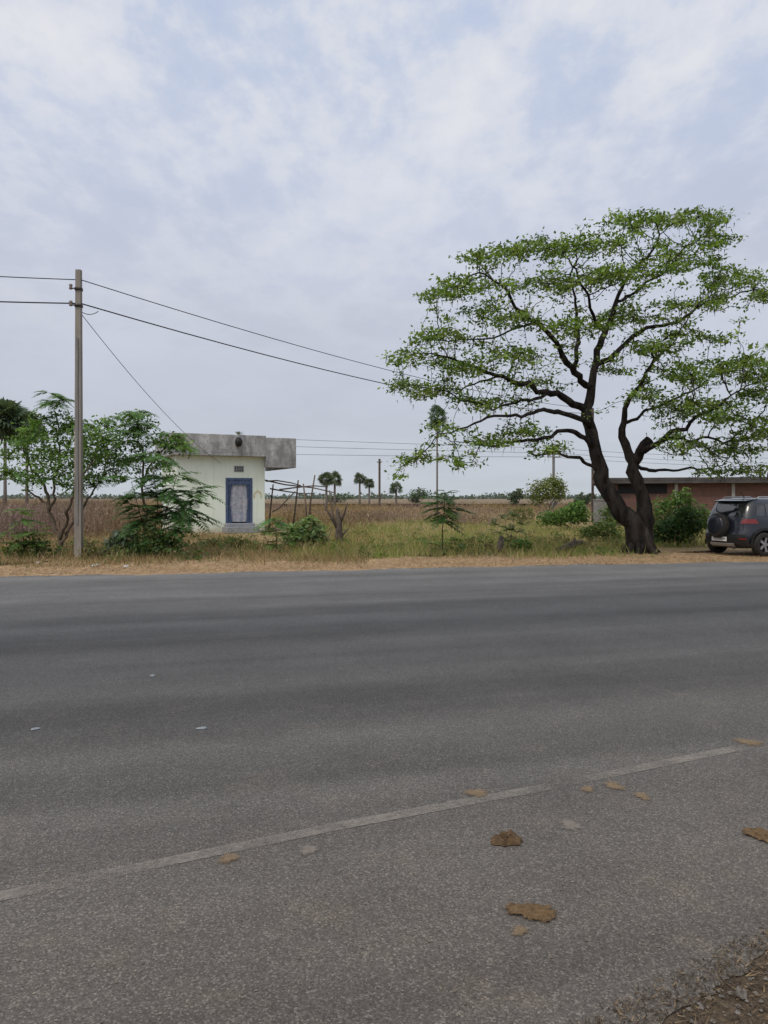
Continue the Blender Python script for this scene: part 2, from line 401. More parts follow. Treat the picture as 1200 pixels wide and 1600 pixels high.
# ---------------------------------------------------------------- frond / palm / bush builders
def frond(origin, yaw, pitch, L, droop=.5, pairs=11, col=(.05, .12, .03), pl=.32, pw=.36):
    vs = []; cs = []
    d = np.array([math.cos(yaw), math.sin(yaw), 0]); sd = np.array([-math.sin(yaw), math.cos(yaw), 0])
    o = np.array(origin)
    def at(t): return o+d*L*t*math.cos(pitch)+np.array([0, 0, 1])*(L*t*math.sin(pitch)-droop*L*t*t)
    def q(a, b, w, wd):
        vs.extend([a, a+(b-a)*.45+wd*w, b, a+(b-a)*.45-wd*w]); cc = np.array(col)*rng.uniform(.7, 1.35); cs.extend([cc]*4)
    prev = at(0)
    for i in range(1, 6):
        p = at(i/5); vs.extend([prev-sd*.006, prev+sd*.006, p+sd*.005, p-sd*.005]); cs.extend([np.array((.08, .1, .04))]*4); prev = p
    for i in range(pairs):
        t = .15+.85*i/(pairs-1); p = at(t); ln = L*pl*(math.sin(math.pi*(.18+.75*t))*.95+.05)
        tg = at(min(1, t+.02))-at(t-.02); tg = tg/np.linalg.norm(tg)
        for s in (-1, 1):
            e = p+(sd*s*.85+tg*.5+np.array([0, 0, rng.uniform(-.3, .02)]))*ln
            q(p, e, ln*pw*.5, tg)
    V = np.array(vs); return V, np.arange(len(V)).reshape(-1, 4), np.array(cs)
def frond_plant(name, label, cat_, base, stems, group=None, extra_bush=None, bark='twig'):
    root = thing(name, label, cat_, base, 0, group); mb = MB(); parts = []
    for pts, rd, wh in stems:
        pts = [Vector(p) for p in pts]
        mb.tube(pts, [rd*(1-.6*i/(len(pts)-1)) for i in range(len(pts))], 6)
        for t, n, L, pitch, droop, col in wh:
            x = t*(len(pts)-1); i = min(int(x), len(pts)-2); p = pts[i].lerp(pts[i+1], x-i); y0 = random.uniform(0, 6)
            for k in range(n):
                parts.append(frond(p+Vector((0, 0, random.uniform(-.07, .07))), y0+k*2*math.pi/n+random.uniform(-.5, .5), pitch+random.uniform(-.25, .25), L*random.uniform(.6, 1.2), droop*random.uniform(.6, 1.6), 13, col))
    if extra_bush is not None: parts += extra_bush
    mb.build('stem', M[bark], root, base, True)
    V, Fq, c = cat(parts); mk('foliage', V, Fq, M['leaf'], root, c, base); return root
def bush_pts(blobs, n):
    out = []
    tot = sum(b[3]*b[5] for b in blobs)
    for x, y, z, rx, ry, rz in blobs:
        k = max(3, int(n*rx*rz/tot)); q = norm(rng.normal(size=(k, 3)))*(rng.uniform(.25, 1, (k, 1))**.6); q[:, 2] = np.where(q[:, 2] < -.6, -q[:, 2], q[:, 2])
        lump = 1+.3*np.sin(q[:, :1]*5+x)*np.cos(q[:, 1:2]*4+y)+rng.normal(size=(k, 1))*.16
        out.append(np.array([x, y, z])+q*np.array([rx, ry, rz])*lump)
    return np.concatenate(out)
def bush(name, label, cat_, base, blobs, n, l, w, cols, group=None, flat=.9, nst=9, stem_r=.012, stemmat='twig'):
    root = thing(name, label, cat_, base, 0, group)
    p = bush_pts(blobs, n); p[:, 2] = np.maximum(p[:, 2], .03)
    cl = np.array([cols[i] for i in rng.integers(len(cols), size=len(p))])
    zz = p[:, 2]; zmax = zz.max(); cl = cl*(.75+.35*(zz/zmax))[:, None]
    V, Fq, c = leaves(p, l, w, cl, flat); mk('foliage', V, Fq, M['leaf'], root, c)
    mb = MB()
    for k in range(nst):
        e = p[rng.integers(len(p))]; s = np.array([random.uniform(-.1, .1)*blobs[0][3], random.uniform(-.1, .1)*blobs[0][3], 0])
        mid = (s+e)/2+np.array([random.uniform(-.08, .08), 0, .08]); mb.tube([s, mid, e], [stem_r, stem_r*.8, stem_r*.4], 5)
    mb.build('stem', M[stemmat], root); return root
def fan_palm(name, label, base, zc, rc, tr, n=34, col=(.045, .075, .035), group=None, lean=0, var=.3, lo=-.65, seg=.55):
    root = thing(name, label, 'palm tree', base, 0, group)
    mb = MB(); top = Vector((lean, 0, zc)); mb.tube([(0, 0, 0), (lean*.2, 0, zc*.3), (lean*.6, 0, zc*.7), top], [tr*1.5, tr, tr*.9, tr*.9], 8); mb.build('trunk', M['palmtrunk'], root, None, True)
    vs = []; cs = []
    for k in range(n):
        y = rng.uniform(0, 2*math.pi); el = math.asin(rng.uniform(lo, 1)); d = np.array([math.cos(y)*math.cos(el), math.sin(y)*math.cos(el), math.sin(el)])
        ls = rc*rng.uniform(seg*.75, seg); o = np.array(top); hub = o+d*rc*rng.uniform(.35, .62)
        sd = np.cross(d, [0, 0, 1.0]); sd = sd/max(np.linalg.norm(sd), 1e-6); up = np.cross(sd, d)
        tw = rng.uniform(-.9, .9); s2 = sd*math.cos(tw)+up*math.sin(tw)
        cc = np.array(col)*rng.uniform(1-var, 1+var*1.4)
        vs.extend([o-sd*.02*rc, o+sd*.02*rc, hub+sd*.012*rc, hub-sd*.012*rc]); cs.extend([cc]*4)
        for j in range(11):
            a = -1.9+3.8*j/10; e = hub+(d*math.cos(a)+s2*math.sin(a)+np.array([0, 0, -.2]))*ls*rng.uniform(.75, 1.15)
            a2 = a+.16; e2 = hub+(d*math.cos(a2)+s2*math.sin(a2))*ls*.62; a1 = a-.16; e1 = hub+(d*math.cos(a1)+s2*math.sin(a1))*ls*.62
            vs.extend([hub, e1, e, e2]); cs.extend([cc*rng.uniform(.85, 1.15)]*4)
    V = np.array(vs); mk('crown', V, np.arange(len(V)).reshape(-1, 4), M['leaf'], root, np.array(cs)); return root

# ================================================================ SETTING
def sheet(name, poly, z, m):
    bm = bmesh.new(); f = bm.faces.new([bm.verts.new((x, y, z)) for x, y in poly]); bmesh.ops.triangulate(bm, faces=[f])
    bm.normal_update()
    for f in bm.faces:
        if f.normal.z < 0: f.normal_flip()
    me = bpy.data.meshes.new(name); bm.to_mesh(me); bm.free(); return struct(link(name, me, m))
mb = MB(); mb.grid(lambda u, v: (u, v, 0), [-3000, -300, -60, 0, 60, 300, 3000], [-300, 0, 60, 300, 4000]); struct(mb.build('ground', M['ground']))
xs = np.linspace(-60, 70, 261)
low = [(x, far_edge(x)-1.5) for x in xs]
up_ = [(x, far_edge(x)+3.2+.9*math.sin(x*.7)+.5*math.sin(x*2.3+1)+random.uniform(-.3, .3)) for x in xs[::-1]]
sheet('dirt_verge', low+up_, .004, M['verge'])
xs = np.linspace(-60, 70, 521)
fe = [(x, far_edge(x)+.10*math.sin(x*1.7)+.06*math.sin(x*4.1+.5)+random.uniform(-.08, .08)+.15*math.sin(x*.4)) for x in xs]
nearc = [(-60, -16), (-40, -11), (-10, -3.2), (-2, .55), (.0, 1.83), (.78, 2.30), (1.04, 2.46), (1.36, 2.70), (1.8, 3.0), (2.4, 3.3), (4, 4.3), (10, 6.8), (30, 12), (70, 22)]
ne = []
for (a, b), (c, d) in zip(nearc[:-1], nearc[1:]):
    n = max(2, int(math.hypot(c-a, d-b)/.025)) if -1 < a < 3 else 6
    for i in range(n):
        t = i/n; j = random.uniform(-.010, .010) if n > 6 else 0
        ne.append((a+(c-a)*t-j*.5, b+(d-b)*t+j+.012*math.sin((a+t)*11)))
ne.append(nearc[-1])
sheet('road', fe+ne[::-1], .010, M['asphalt'])
sheet('dirt_shoulder', [(-3, -3), (-1.5, .9)]+[(x, y+.02) for x, y in ne if -1.2 < x < 3.5]+[(6, 5), (6, -3)], .005, M['shoulder'])
mb = MB(); pts = [(-3.6, 2.02), (-1.53, 3.06), (-.25, 3.70), (.9, 4.22), (2.18, 4.84), (6, 6.6)]
for (x0, y0), (x1, y1) in zip(pts[:-1], pts[1:]):
    d = Vector((x1-x0, y1-y0)).normalized(); nn = Vector((-d.y, d.x))*.042
    mb.add([(x0-nn.x, y0-nn.y, .014), (x1-nn.x, y1-nn.y, .014), (x1+nn.x, y1+nn.y, .014), (x0+nn.x, y0+nn.y, .014)], [(0, 1, 2, 3)])
struct(mb.build('road_marking', M['paint']))
mb = MB(); mb.grid(lambda u, v: (u*v/100, v, .62+.06*math.sin(u*1.3+v)), list(np.linspace(-90, 90, 61)), [128, 160, 240, 400, 800, 1500, 3500])
tag(mb.build('crop_field', M['cropsheet']), 'far brown dry crop field running out to the horizon', 'field', kind='stuff')

# ---------------------------------------------------------------- crop stalks, grass, straw
house_o = Vector((-9.34, 34.5, 0)); house_rz = R(25)
MH = Matrix.Translation(house_o) @ Matrix.Rotation(house_rz, 4, 'Z')
def house_xy(b):
    d = b[:, :2]-np.array(house_o[:2]); c, s = math.cos(house_rz), math.sin(house_rz)
    return d[:, 0]*c+d[:, 1]*s, -d[:, 0]*s+d[:, 1]*c
def inside_house(b):
    x, y = house_xy(b); return (x > -.4) & (x < 6.2) & (y > -1.1) & (y < 4.8)
def house_yard(b):
    x, y = house_xy(b); return (x > 1.3) & (x < 4.6) & (y > -8) & (y <= 0)
N = 24000
Y = 26*(150/26)**rng.uniform(0, 1, N); X = rng.uniform(-.6, .6, N)*Y
front = np.where(X < -10, 29+2*np.sin(X), np.where(X < -1, 40, 46+3*np.sin(X*.8)))+rng.normal(size=N)*2.0
k = (Y > front) & ~((X > 11) & (Y > 36) & (Y < 56)) & ~((X > 7) & (Y < 66) & (rng.uniform(size=N) < .8))
base = np.stack([X, Y, 0*X], 1)[k]; base = base[~inside_house(base)]
n = len(base); lump = .5+.5*np.sin(base[:, 0]*.55+base[:, 1]*.21)*np.sin(base[:, 0]*.17-base[:, 1]*.4)
hh = rng.normal(.66, .16, n)*(.65+.6*lump)+np.where(base[:, 0] < -.25*base[:, 1], .55, 0)+np.clip((base[:, 1]-60)/90, 0, 1)*.35
hh = np.clip(hh, .12, 2)
tone = np.stack([.25+.05*np.sin(base[:, 0]*.3+base[:, 1]*.1), .182+.035*np.sin(base[:, 0]*.3+base[:, 1]*.1), .118+.02*np.sin(base[:, 0]*.3)], 1)*(.75+.45*lump)[:, None]
parts = [blades(base, hh, .03, rng.uniform(0, .2, n), tone, .35)]
for q in range(5):
    t = rng.uniform(.1, .7, n); b2 = base+np.stack([rng.normal(size=n)*.08, rng.normal(size=n)*.08, hh*t], 1)
    parts.append(blades(b2, hh*(1-t)*rng.uniform(.6, 1.15, n), .022, rng.uniform(.15, .5, n), tone*rng.uniform(.6, 1.3, (n, 1)), .3))
pv, pf, pc = cat(parts)
tag(mk('dry_crop', pv, pf, M['dry'], None, pc), 'brown dry crop stalks standing across the field behind the house and trees', 'crop', kind='stuff')
NL = 64000; sel = rng.integers(n, size=NL)
cen = base[sel]+np.stack([rng.normal(size=NL)*.3, rng.normal(size=NL)*.3, hh[sel]*rng.uniform(.1, .98, NL)], 1)
green = (rng.uniform(size=(NL, 1)) < .12)
V, Fq, c = leaves(cen, .055, .03, np.where(green, np.array([[.15, .17, .06]]), tone[sel]*rng.uniform(.55, 1.3, (NL, 1))), 1.5, .4)
tag(mk('withered_leaves', V, Fq, M['dry'], None, c), 'small withered leaves clinging to the brown crop stalks', 'leaves', kind='stuff')

def verge_ok(X, Y, off): return Y > far_edge(X)+off+.8*np.sin(X*1.1)+.4*np.sin(X*2.7)+rng.normal(size=len(X))*.6
N = 90000
Y = 20*(60/20)**(rng.uniform(0, 1, N)); X = rng.uniform(-.12, .55, N)*Y
dens = .5+.5*np.sin(X*1.3+Y*.5)*np.cos(Y*.8-X*.4)
k = verge_ok(X, Y, 2.6) & (rng.uniform(size=N) < .35+.65*dens) & ~((X > 8.0) & (Y < 24.5) & (Y > 19)) & ~((X > 11) & (Y > 42))
base = np.stack([X, Y, 0*X], 1)[k]; base = base[~inside_house(base)]; n = len(base)
mixv = rng.uniform(size=(n, 1)); patch_ = (.5+.5*np.sin(base[:, :1]*.9+2)*np.sin(base[:, 1:2]*.35+1))
col = np.where(mixv < .72*patch_+.22, np.array([[.18, .23, .055]]), np.where(mixv < .84, np.array([[.33, .28, .125]]), np.array([[.40, .32, .18]])))
hgt = rng.gamma(3, .052, n)+.04
V, Fq, c = blades(base, hgt, .018, hgt*rng.uniform(.2, 1.1, n), col)
tag(mk('tall_grass', V, Fq, M['grass'], None, c), 'patchy yellow green grass between the roadside verge and the brown field', 'grass', kind='stuff')
N = 65000
Y = 17.5*(42/17.5)**(rng.uniform(0, 1, N)); X = rng.uniform(-.62, -.02, N)*Y
dens = .5+.5*np.sin(X*1.9+Y*.7)*np.cos(Y*1.1-X*.6)
k = verge_ok(X, Y, 2.4) & (rng.uniform(size=N) < .25+.75*dens)
base = np.stack([X, Y, 0*X], 1)[k]; base = base[~inside_house(base)]
base = base[~house_yard(base) | (rng.uniform(size=len(base)) < .15)]; n = len(base); mixv = rng.uniform(size=(n, 1))
col = np.where(mixv < .2, np.array([[.14, .17, .05]]), np.where(mixv < .68, np.array([[.34, .25, .14]]), np.array([[.22, .155, .09]])))
hgt = rng.gamma(2.5, .05, n)+.03
V, Fq, c = blades(base, hgt, .018, hgt*rng.uniform(.2, 1.2, n), col)
tag(mk('dry_grass', V, Fq, M['grass'], None, c), 'dry tan grass and weeds in front of the mint house', 'grass', kind='stuff')
NW = 260; wx_ = rng.uniform(-11, 11, NW); wy_ = far_edge(wx_)+2.6+rng.gamma(2, 3.5, NW); cen = []; cc = []
for x, y in zip(wx_, wy_):
    if inside_house(np.array([[x, y, 0]]))[0] or (x > 8 and y < 25): continue
    m_ = int(rng.integers(18, 60)); r_ = rng.uniform(.12, .38); h_ = rng.uniform(.1, .38)
    cen.append(np.array([x, y, 0])+np.stack([rng.normal(size=m_)*r_*.5, rng.normal(size=m_)*r_*.5, rng.uniform(.02, h_, m_)], 1))
    cc.append(np.tile(np.array([(.08, .14, .035), (.13, .18, .055), (.11, .14, .055), (.17, .15, .08)][int(rng.integers(4))]), (m_, 1)))
V, Fq, c = leaves(np.concatenate(cen), .05, .022, np.concatenate(cc), 1.2, .35)
tag(mk('low_weeds', V, Fq, M['leaf'], None, c), 'low leafy weeds dotted through the roadside grass', 'weeds', kind='stuff')
N = 42000
X = rng.uniform(-14, 16, N); Y = far_edge(X)+rng.gamma(2.0, 1.0, N)-.3
base = np.stack([X, Y, np.full(N, .014)], 1)
col = np.where(rng.uniform(size=(N, 1)) < .6, np.array([[.42, .305, .18]]), np.array([[.20, .14, .085]]))
V, Fq, c = blades(base, rng.uniform(0, .05, N), .014, rng.uniform(.04, .2, N), col)
tag(mk('straw', V, Fq, M['dry'], None, c), 'pale straw litter strewn along the far edge of the road', 'straw', kind='stuff')
N = 8000
t = rng.uniform(0, 1, N); X = .4+t*1.9; Y0 = 2.06+t*1.2; off = rng.gamma(1.6, .22, N)-.12
base = np.stack([X+off*.5, Y0-off, np.full(N, .0125)], 1)
col = np.where(rng.uniform(size=(N, 1)) < .28, np.array([[.22, .16, .095]]), np.array([[.075, .058, .042]]))
V, Fq, c = blades(base, rng.uniform(0, .02, N), .006, rng.uniform(.008, .04, N), col)
tag(mk('straw_litter', V, Fq, M['dry'], None, c), 'straw and crumbs on the dark soil at the lower right corner', 'straw', kind='stuff')
mb = MB()
for i in range(620):
    t = random.random(); o_ = random.gammavariate(1.3, .2)-.12; x = .4+t*1.9+o_*.5; y = 2.06+t*1.2-o_; r_ = random.uniform(.003, .012)*(1 if o_ > 0 else .6)
    vs = [Vector((x+r_*a*random.uniform(.7, 1.2), y+r_*b*random.uniform(.7, 1.2), .0105+r_*c*random.uniform(.6, .9))) for a, b, c in ((1, 0, 0), (.3, .95, .1), (-.8, .6, 0), (-.8, -.6, .1), (.3, -.95, 0), (.1, 0, 1))]
    mb.add(vs, [(0, 1, 5), (1, 2, 5), (2, 3, 5), (3, 4, 5), (4, 0, 5)])
M['gravel'] = mat('gravel', (.10, .09, .08), (.20, .18, .16), 40, .95)
tag(mb.build('gravel', M['gravel']), 'small stones and gravel on the dark shoulder at the lower right corner', 'gravel', kind='stuff')
N = 700
Y = 2.2*(9/2.2)**rng.uniform(0, 1, N); X = rng.uniform(-.52, .52, N)*Y
cen = np.stack([X, Y, np.full(N, .014)], 1); V, Fq, c = leaves(cen, .005, .004, np.array([[.20, .165, .13]])*np.ones((N, 1)), .15, .4)
tag(mk('grit', V, Fq, M['dry'], None, c), 'loose pale grit scattered over the grey asphalt', 'grit', kind='stuff')
bl = []
for i in range(320):
    x = rng.uniform(-520, 520); y = rng.uniform(650, 900); h = rng.gamma(2, 1.2)+1.4; wd = rng.uniform(4, 18)
    bl.append(np.array([x, y, .6])+rng.normal(size=(30, 3))*np.array([wd*.5, 3, .4])+np.stack([np.zeros(30), np.zeros(30), rng.uniform(0, h, 30)], 1))
cen = np.concatenate(bl); V, Fq, c = leaves(cen, 1.4, 1.1, np.array([[.13, .165, .16]])*np.ones((len(cen), 1)), 1.5, .15)  # blue-grey leaf colour has the air haze mixed in
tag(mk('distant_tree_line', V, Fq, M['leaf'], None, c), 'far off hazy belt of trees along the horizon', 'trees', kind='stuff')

# ================================================================ BIG TREE
Y0 = 22.3; base = GX(1001, Y0)
T = lambda px, py, dy, r: (tuple(P(px, py, Y0+dy)), r)
seeds = [
 [T(1001, 868, 0, .40), T(1001, 856, 0, .34), T(995, 835, -.05, .295), T(978, 806, -.1, .25), T(953, 772, -.1, .225), T(938, 735, 0, .20), T(929, 698, .1, .185), T(921, 665, .15, .165), T(917, 640, .2, .145)],
 [T(917, 640, .2, .12), T(895, 632, 0, .105), T(862, 615, -.4, .087), T(825, 598, -.8, .07), T(785, 588, -1.1, .052), T(740, 572, -1.4, .036), T(690, 555, -1.6, .022)],
 [T(917, 640, .2, .135), T(925, 605, .3, .12), T(932, 570, .4, .105), T(945, 520, .6, .082), T(962, 470, .8, .065), T(990, 420, 1.0, .046), T(1030, 375, 1.2, .028)],
 [T(925, 605, .3, .105), T(900, 580, -.2, .09), T(875, 545, -.6, .075), T(840, 505, -1, .058), T(800, 470, -1.3, .042), T(760, 430, -1.5, .024)],
 [T(932, 570, .4, .085), T(970, 545, .8, .07), T(1020, 510, 1.4, .055), T(1080, 488, 1.9, .04), T(1140, 465, 2.3, .025)],
 [T(900, 580, -.2, .072), T(905, 530, .6, .062), T(900, 480, 1.2, .046), T(890, 430, 1.6, .028)],
 [T(1001, 858, 0, .30), T(1010, 826, .1, .25), T(1006, 790, .2, .21), T(997, 760, .3, .19), T(989, 725, .35, .165), T(978, 695, .4, .12), T(972, 660, .3, .085), T(985, 620, .1, .06), T(1010, 580, -.3, .046), T(1050, 540, -.8, .028)],
 [T(989, 725, .35, .155), T(1001, 705, .2, .15), T(1015, 688, .1, .14)],
 [T(1001, 705, .2, .10), T(1030, 690, -.4, .075), T(1070, 670, -.9, .056), T(1110, 640, -1.3, .038), T(1150, 610, -1.6, .02)],
 [T(1030, 690, -.4, .052), T(1080, 690, .3, .042), T(1130, 690, .6, .03), T(1170, 690, .8, .018)],
 [T(929, 698, .1, .085), T(900, 676, -.5, .068), T(870, 675, -1, .055), T(835, 686, -1.5, .044), T(790, 692, -1.9, .03), T(740, 692, -2.2, .018)],
 [T(921, 665, .15, .088), T(890, 648, -.9, .072), T(845, 640, -1.8, .055), T(795, 650, -2.3, .04), T(740, 662, -2.6, .026), T(690, 676, -2.8, .016)],
 [T(962, 470, .8, .045), T(1010, 440, 1.5, .038), T(1060, 400, 1.9, .03), T(1100, 370, 2.2, .02)],
 [T(862, 615, -.4, .05), T(820, 625, -1.4, .037), T(770, 640, -2, .025), T(720, 625, -2.2, .016)],
 [T(945, 520, .6, .054), T(920, 460, -.4, .04), T(900, 420, -.8, .028), T(860, 390, -1, .018)],
 [T(972, 660, .3, .054), T(1010, 640, .9, .04), T(1060, 620, 1.4, .03), T(1120, 580, 1.6, .018)],
 [T(840, 505, -1, .035), T(790, 520, -.6, .028), T(730, 530, -.4, .02), T(670, 530, -.2, .013)],
 [T(785, 588, -1.1, .03), T(740, 600, -.8, .024), T(690, 605, -.6, .018), T(640, 600, -.5, .012)],
 [T(938, 735, 0, .06), T(905, 715, -.8, .045), T(870, 705, -1.4, .03), T(830, 712, -1.9, .018)],
 [T(989, 725, .35, .06), T(1030, 735, .9, .045), T(1080, 730, 1.3, .03), T(1130, 725, 1.5, .016)],
]
pads = [(1080, 342, 75, 18, 1.5, 1.8), (1000, 350, 60, 20, 1.2, 1.8), (1110, 375, 45, 18, 2, 1.5), (930, 382, 70, 20, .5, 2), (840, 390, 70, 20, -.5, 2), (760, 402, 50, 16, -1, 1.6),
 (1060, 412, 80, 20, 1, 2.5), (960, 428, 70, 20, -1.5, 2), (1150, 437, 60, 20, 1.5, 2), (1195, 460, 45, 18, 2, 1.5), (860, 445, 80, 18, 1.2, 2), (740, 442, 55, 16, -1.5, 1.8), (692, 462, 38, 12, -1.2, 1.4),
 (1090, 472, 60, 14, .5, 2), (790, 498, 60, 17, -1.5, 2), (690, 525, 45, 16, -1.6, 1.6), (640, 560, 40, 16, -1.6, 1.6), (630, 602, 32, 14, -1.6, 1.4), (720, 572, 60, 17, -1.2, 2), (800, 558, 55, 13, -2, 1.8), (760, 628, 60, 11, -1.2, 1.8),
 (690, 612, 38, 13, -1.4, 1.6), (900, 510, 60, 17, -2, 1.5), (980, 495, 60, 17, 2, 1.8), (1030, 545, 50, 15, -1, 1.8), (1080, 580, 60, 23, -1, 2), (1160, 575, 45, 22, -1, 1.8), (1205, 600, 50, 42, -.5, 2), (1120, 640, 60, 26, -1, 2),
 (1060, 640, 50, 24, 1, 2), (1185, 670, 40, 24, 0, 2), (1140, 700, 55, 20, .6, 1.8), (1060, 700, 40, 14, -1, 1.5), (1010, 615, 34, 16, -1, 1.2), (700, 672, 45, 12, -2.2, 1.4), (760, 690, 50, 12, -2, 1.5), (650, 718, 35, 12, -2.2, 1.2), (820, 672, 40, 10, -1.5, 1.3),
 (720, 722, 35, 9, -2.2, 1), (860, 702, 30, 8, -1.5, 1), (1170, 735, 35, 12, 0, 1.2), (1100, 530, 45, 10, 1, 1.5), (850, 600, 45, 8, .8, 1.4), (960, 580, 40, 8, 1.2, 1.4), (615, 745, 20, 8, -2.2, .7), (1110, 735, 34, 12, -.6, 1)]
attr = pads_to_points(pads, Y0, .098, .95)
outline = [(715, 400), (850, 362), (960, 328), (1100, 318), (1155, 328), (1140, 395), (1215, 430), (1220, 492), (1150, 512), (1215, 545), (1220, 690), (1130, 722), (1040, 690), (1000, 600), (935, 560), (860, 560), (780, 600), (650, 640), (602, 612), (612, 560), (665, 505), (655, 465)]
fl = []
while len(fl) < 320:
    x, y = rng.uniform(600, 1225), rng.uniform(315, 720)
    if in_poly(x, y, outline): fl.append(P(x, y, Y0+rng.normal()*1.3))
attr = np.concatenate([attr, np.array(fl)])
big, Pn, rr, tips = make_tree('shade_tree', 'big spreading green tree with twin dark trunks beside the parked car', 'tree', base, seeds, attr, .18, 3.2, .22, 27, .062, .031, .14,
    [(.125, .205, .040), (.145, .235, .048), (.095, .165, .034), (.175, .255, .06)], .0082, 2.3, .6, None, 'bark', .022, None, 120, .4, .16)
tp = Pn[np.array(tips)]; tp = tp[rng.integers(len(tp), size=1800)]+rng.normal(size=(1800, 3))*.12
V, Fq, c = blades(tp, -rng.uniform(.12, .26, 1800), .03, rng.uniform(0, .06, 1800), np.array([.04, .025, .018]))
o = mk('seed_pods', V, Fq, M['dry'], big, c, base); o['kind'] = 'stuff'
for k in range(7):
    a = k*2*math.pi/7+random.uniform(-.2, .2); d = Vector((math.cos(a), math.sin(a), 0)); mb = MB()
    mb.tube([d*.14+Vector((0, 0, .75)), d*.28+Vector((0, 0, .3)), d*.42+Vector((0, 0, .08)), d*.62+Vector((0, 0, -.04))], [.09, .12, .10, .05], 7)
    mb.build('root', M['bark'], big, None, True)

# ================================================================ LEFT VEGETATION
GR = [(.12, .225, .055), (.155, .27, .065), (.09, .175, .045)]
Y1 = 21.6; base = GX(92, Y1)
T = lambda px, py, dy, r: (tuple(P(px, py, Y1+dy)), r)
seeds = [[T(92, 870, 0, .07), T(90, 835, 0, .06), T(76, 790, .1, .05), T(55, 740, .2, .035), T(38, 705, .3, .02)],
         [T(90, 840, 0, .05), T(105, 800, -.2, .045), T(122, 760, -.3, .035), T(150, 720, -.4, .02)],
         [T(82, 800, 0, .04), T(84, 750, .3, .035), T(90, 690, .4, .025), T(86, 640, .4, .015)],
         [T(96, 850, 0, .05), T(112, 820, .3, .04), T(150, 760, .6, .025), T(168, 715, .8, .015)],
         [T(76, 790, .1, .035), T(45, 765, .3, .025), T(18, 745, .5, .014)]]
pads = [(55, 690, 42, 24, .3, .9), (110, 678, 42, 24, .3, .9), (155, 692, 38, 32, -.3, .8), (130, 710, 48, 26, .4, 1), (70, 724, 40, 22, 0, .8), (168, 730, 34, 24, .6, .7), (25, 706, 28, 18, .3, .6), (95, 655, 24, 14, .4, .5), (112, 745, 44, 22, 0, .6), (60, 668, 22, 12, .2, .5), (165, 665, 22, 12, 0, .5), (40, 745, 30, 16, .2, .5), (15, 735, 24, 16, .4, .5)]
ex = []
for px, py, n_ in ((86, 628, 9), (78, 614, 8), (95, 624, 7), (35, 690, 6), (185, 678, 8), (22, 735, 7), (175, 655, 6), (60, 655, 6), (125, 660, 7), (150, 745, 8), (75, 745, 7), (10, 745, 6), (188, 720, 8), (120, 760, 6)):
    for k in range(n_): ex.append(frond(P(px, py, Y1+.2), random.uniform(0, 6.28), random.uniform(-.2, .5), random.uniform(.45, .8), .45, 12, (.095, .195, .05)))
make_tree('young_tree', 'leafy young tree with slanting thin stems around the near utility pole', 'tree', base, seeds, pads_to_points(pads, Y1, .10), .13, 1.6, .15, 17, .056, .028, .13, GR, .0045, 2.2, .9, None, 'twig', .014, ex)
Y2 = 22.6; base = GX(228, Y2)
T = lambda px, py, dy, r: (tuple(P(px, py, Y2+dy)), r)
seeds = [[T(228, 866, 0, .05), T(232, 800, .1, .045), T(224, 740, .2, .035), T(215, 690, .2, .025), T(212, 645, .2, .012)], [T(225, 745, .2, .03), T(245, 710, 0, .022), T(270, 685, -.2, .012)]]
pads = [(212, 662, 30, 22, .2, .6), (255, 690, 38, 19, -.1, .6), (205, 694, 30, 20, .3, .6), (235, 716, 40, 18, 0, .6), (280, 700, 20, 14, -.2, .5), (200, 722, 28, 18, .2, .5), (245, 740, 34, 16, 0, .5)]
ex = []
for px, py, n_ in ((212, 643, 10), (205, 665, 9), (225, 660, 8), (268, 680, 10), (245, 690, 8), (195, 690, 9), (285, 692, 8), (235, 715, 9), (205, 715, 8), (262, 722, 8)):
    for k in range(n_): ex.append(frond(P(px, py, Y2+.1), random.uniform(0, 6.28), random.uniform(-.2, .45), random.uniform(.5, .85), .45, 12, (.11, .22, .055)))
make_tree('slender_tree', 'slender feathery tree left of the mint house reaching above its roof', 'tree', base, seeds, pads_to_points(pads, Y2, .08), .13, 1.6, .15, 12, .054, .027, .12, GR, .0045, 2.2, .9, None, 'twig', .014, ex)
Y3 = 20.6; b = GX(243, Y3)
st = []
DK = (.062, .145, .045); DK2 = (.082, .175, .05)
for k, (px, py, r, up_t) in enumerate(((236, 712, .02, .8), (276, 745, .018, .7), (205, 752, .018, .75), (262, 775, .016, .6), (300, 768, .014, .7), (222, 795, .014, .5), (285, 800, .014, .5))):
    wh = [(1, 9, random.uniform(.8, 1.05), .15, .32, DK2), (random.uniform(.8, .9), 8, random.uniform(.7, 1.0), .05, .3, DK), (random.uniform(.62, .74), 5, .75, 0, .3, DK2), (random.uniform(.35, .5), 4, .55, .1, .3, DK), (.2, 5, .5, .3, .3, DK)]
    st.append(([GX(243+k*3-6, Y3+k*.06), P((243+px)/2+random.uniform(-8, 8), (868+py)/2, Y3+.1), P(px, py, Y3+.1*k-.2)], r, wh))
pp = bush_pts([(b.x-.1, b.y-.2, .3, .65, .45, .6), (b.x+.4, b.y-.1, .2, .55, .4, .45), (b.x-.55, b.y, .15, .45, .4, .35)], 1500)
ebl = [leaves(pp, .055, .027, np.array([[.065, .12, .038]])*np.ones((len(pp), 1)), .9)]
frond_plant('fern_leaved_shrub', 'dark layered fern leaved shrub at the left corner of the mint house', 'shrub', b, st, None, ebl)
b = GX(38, 20.4)
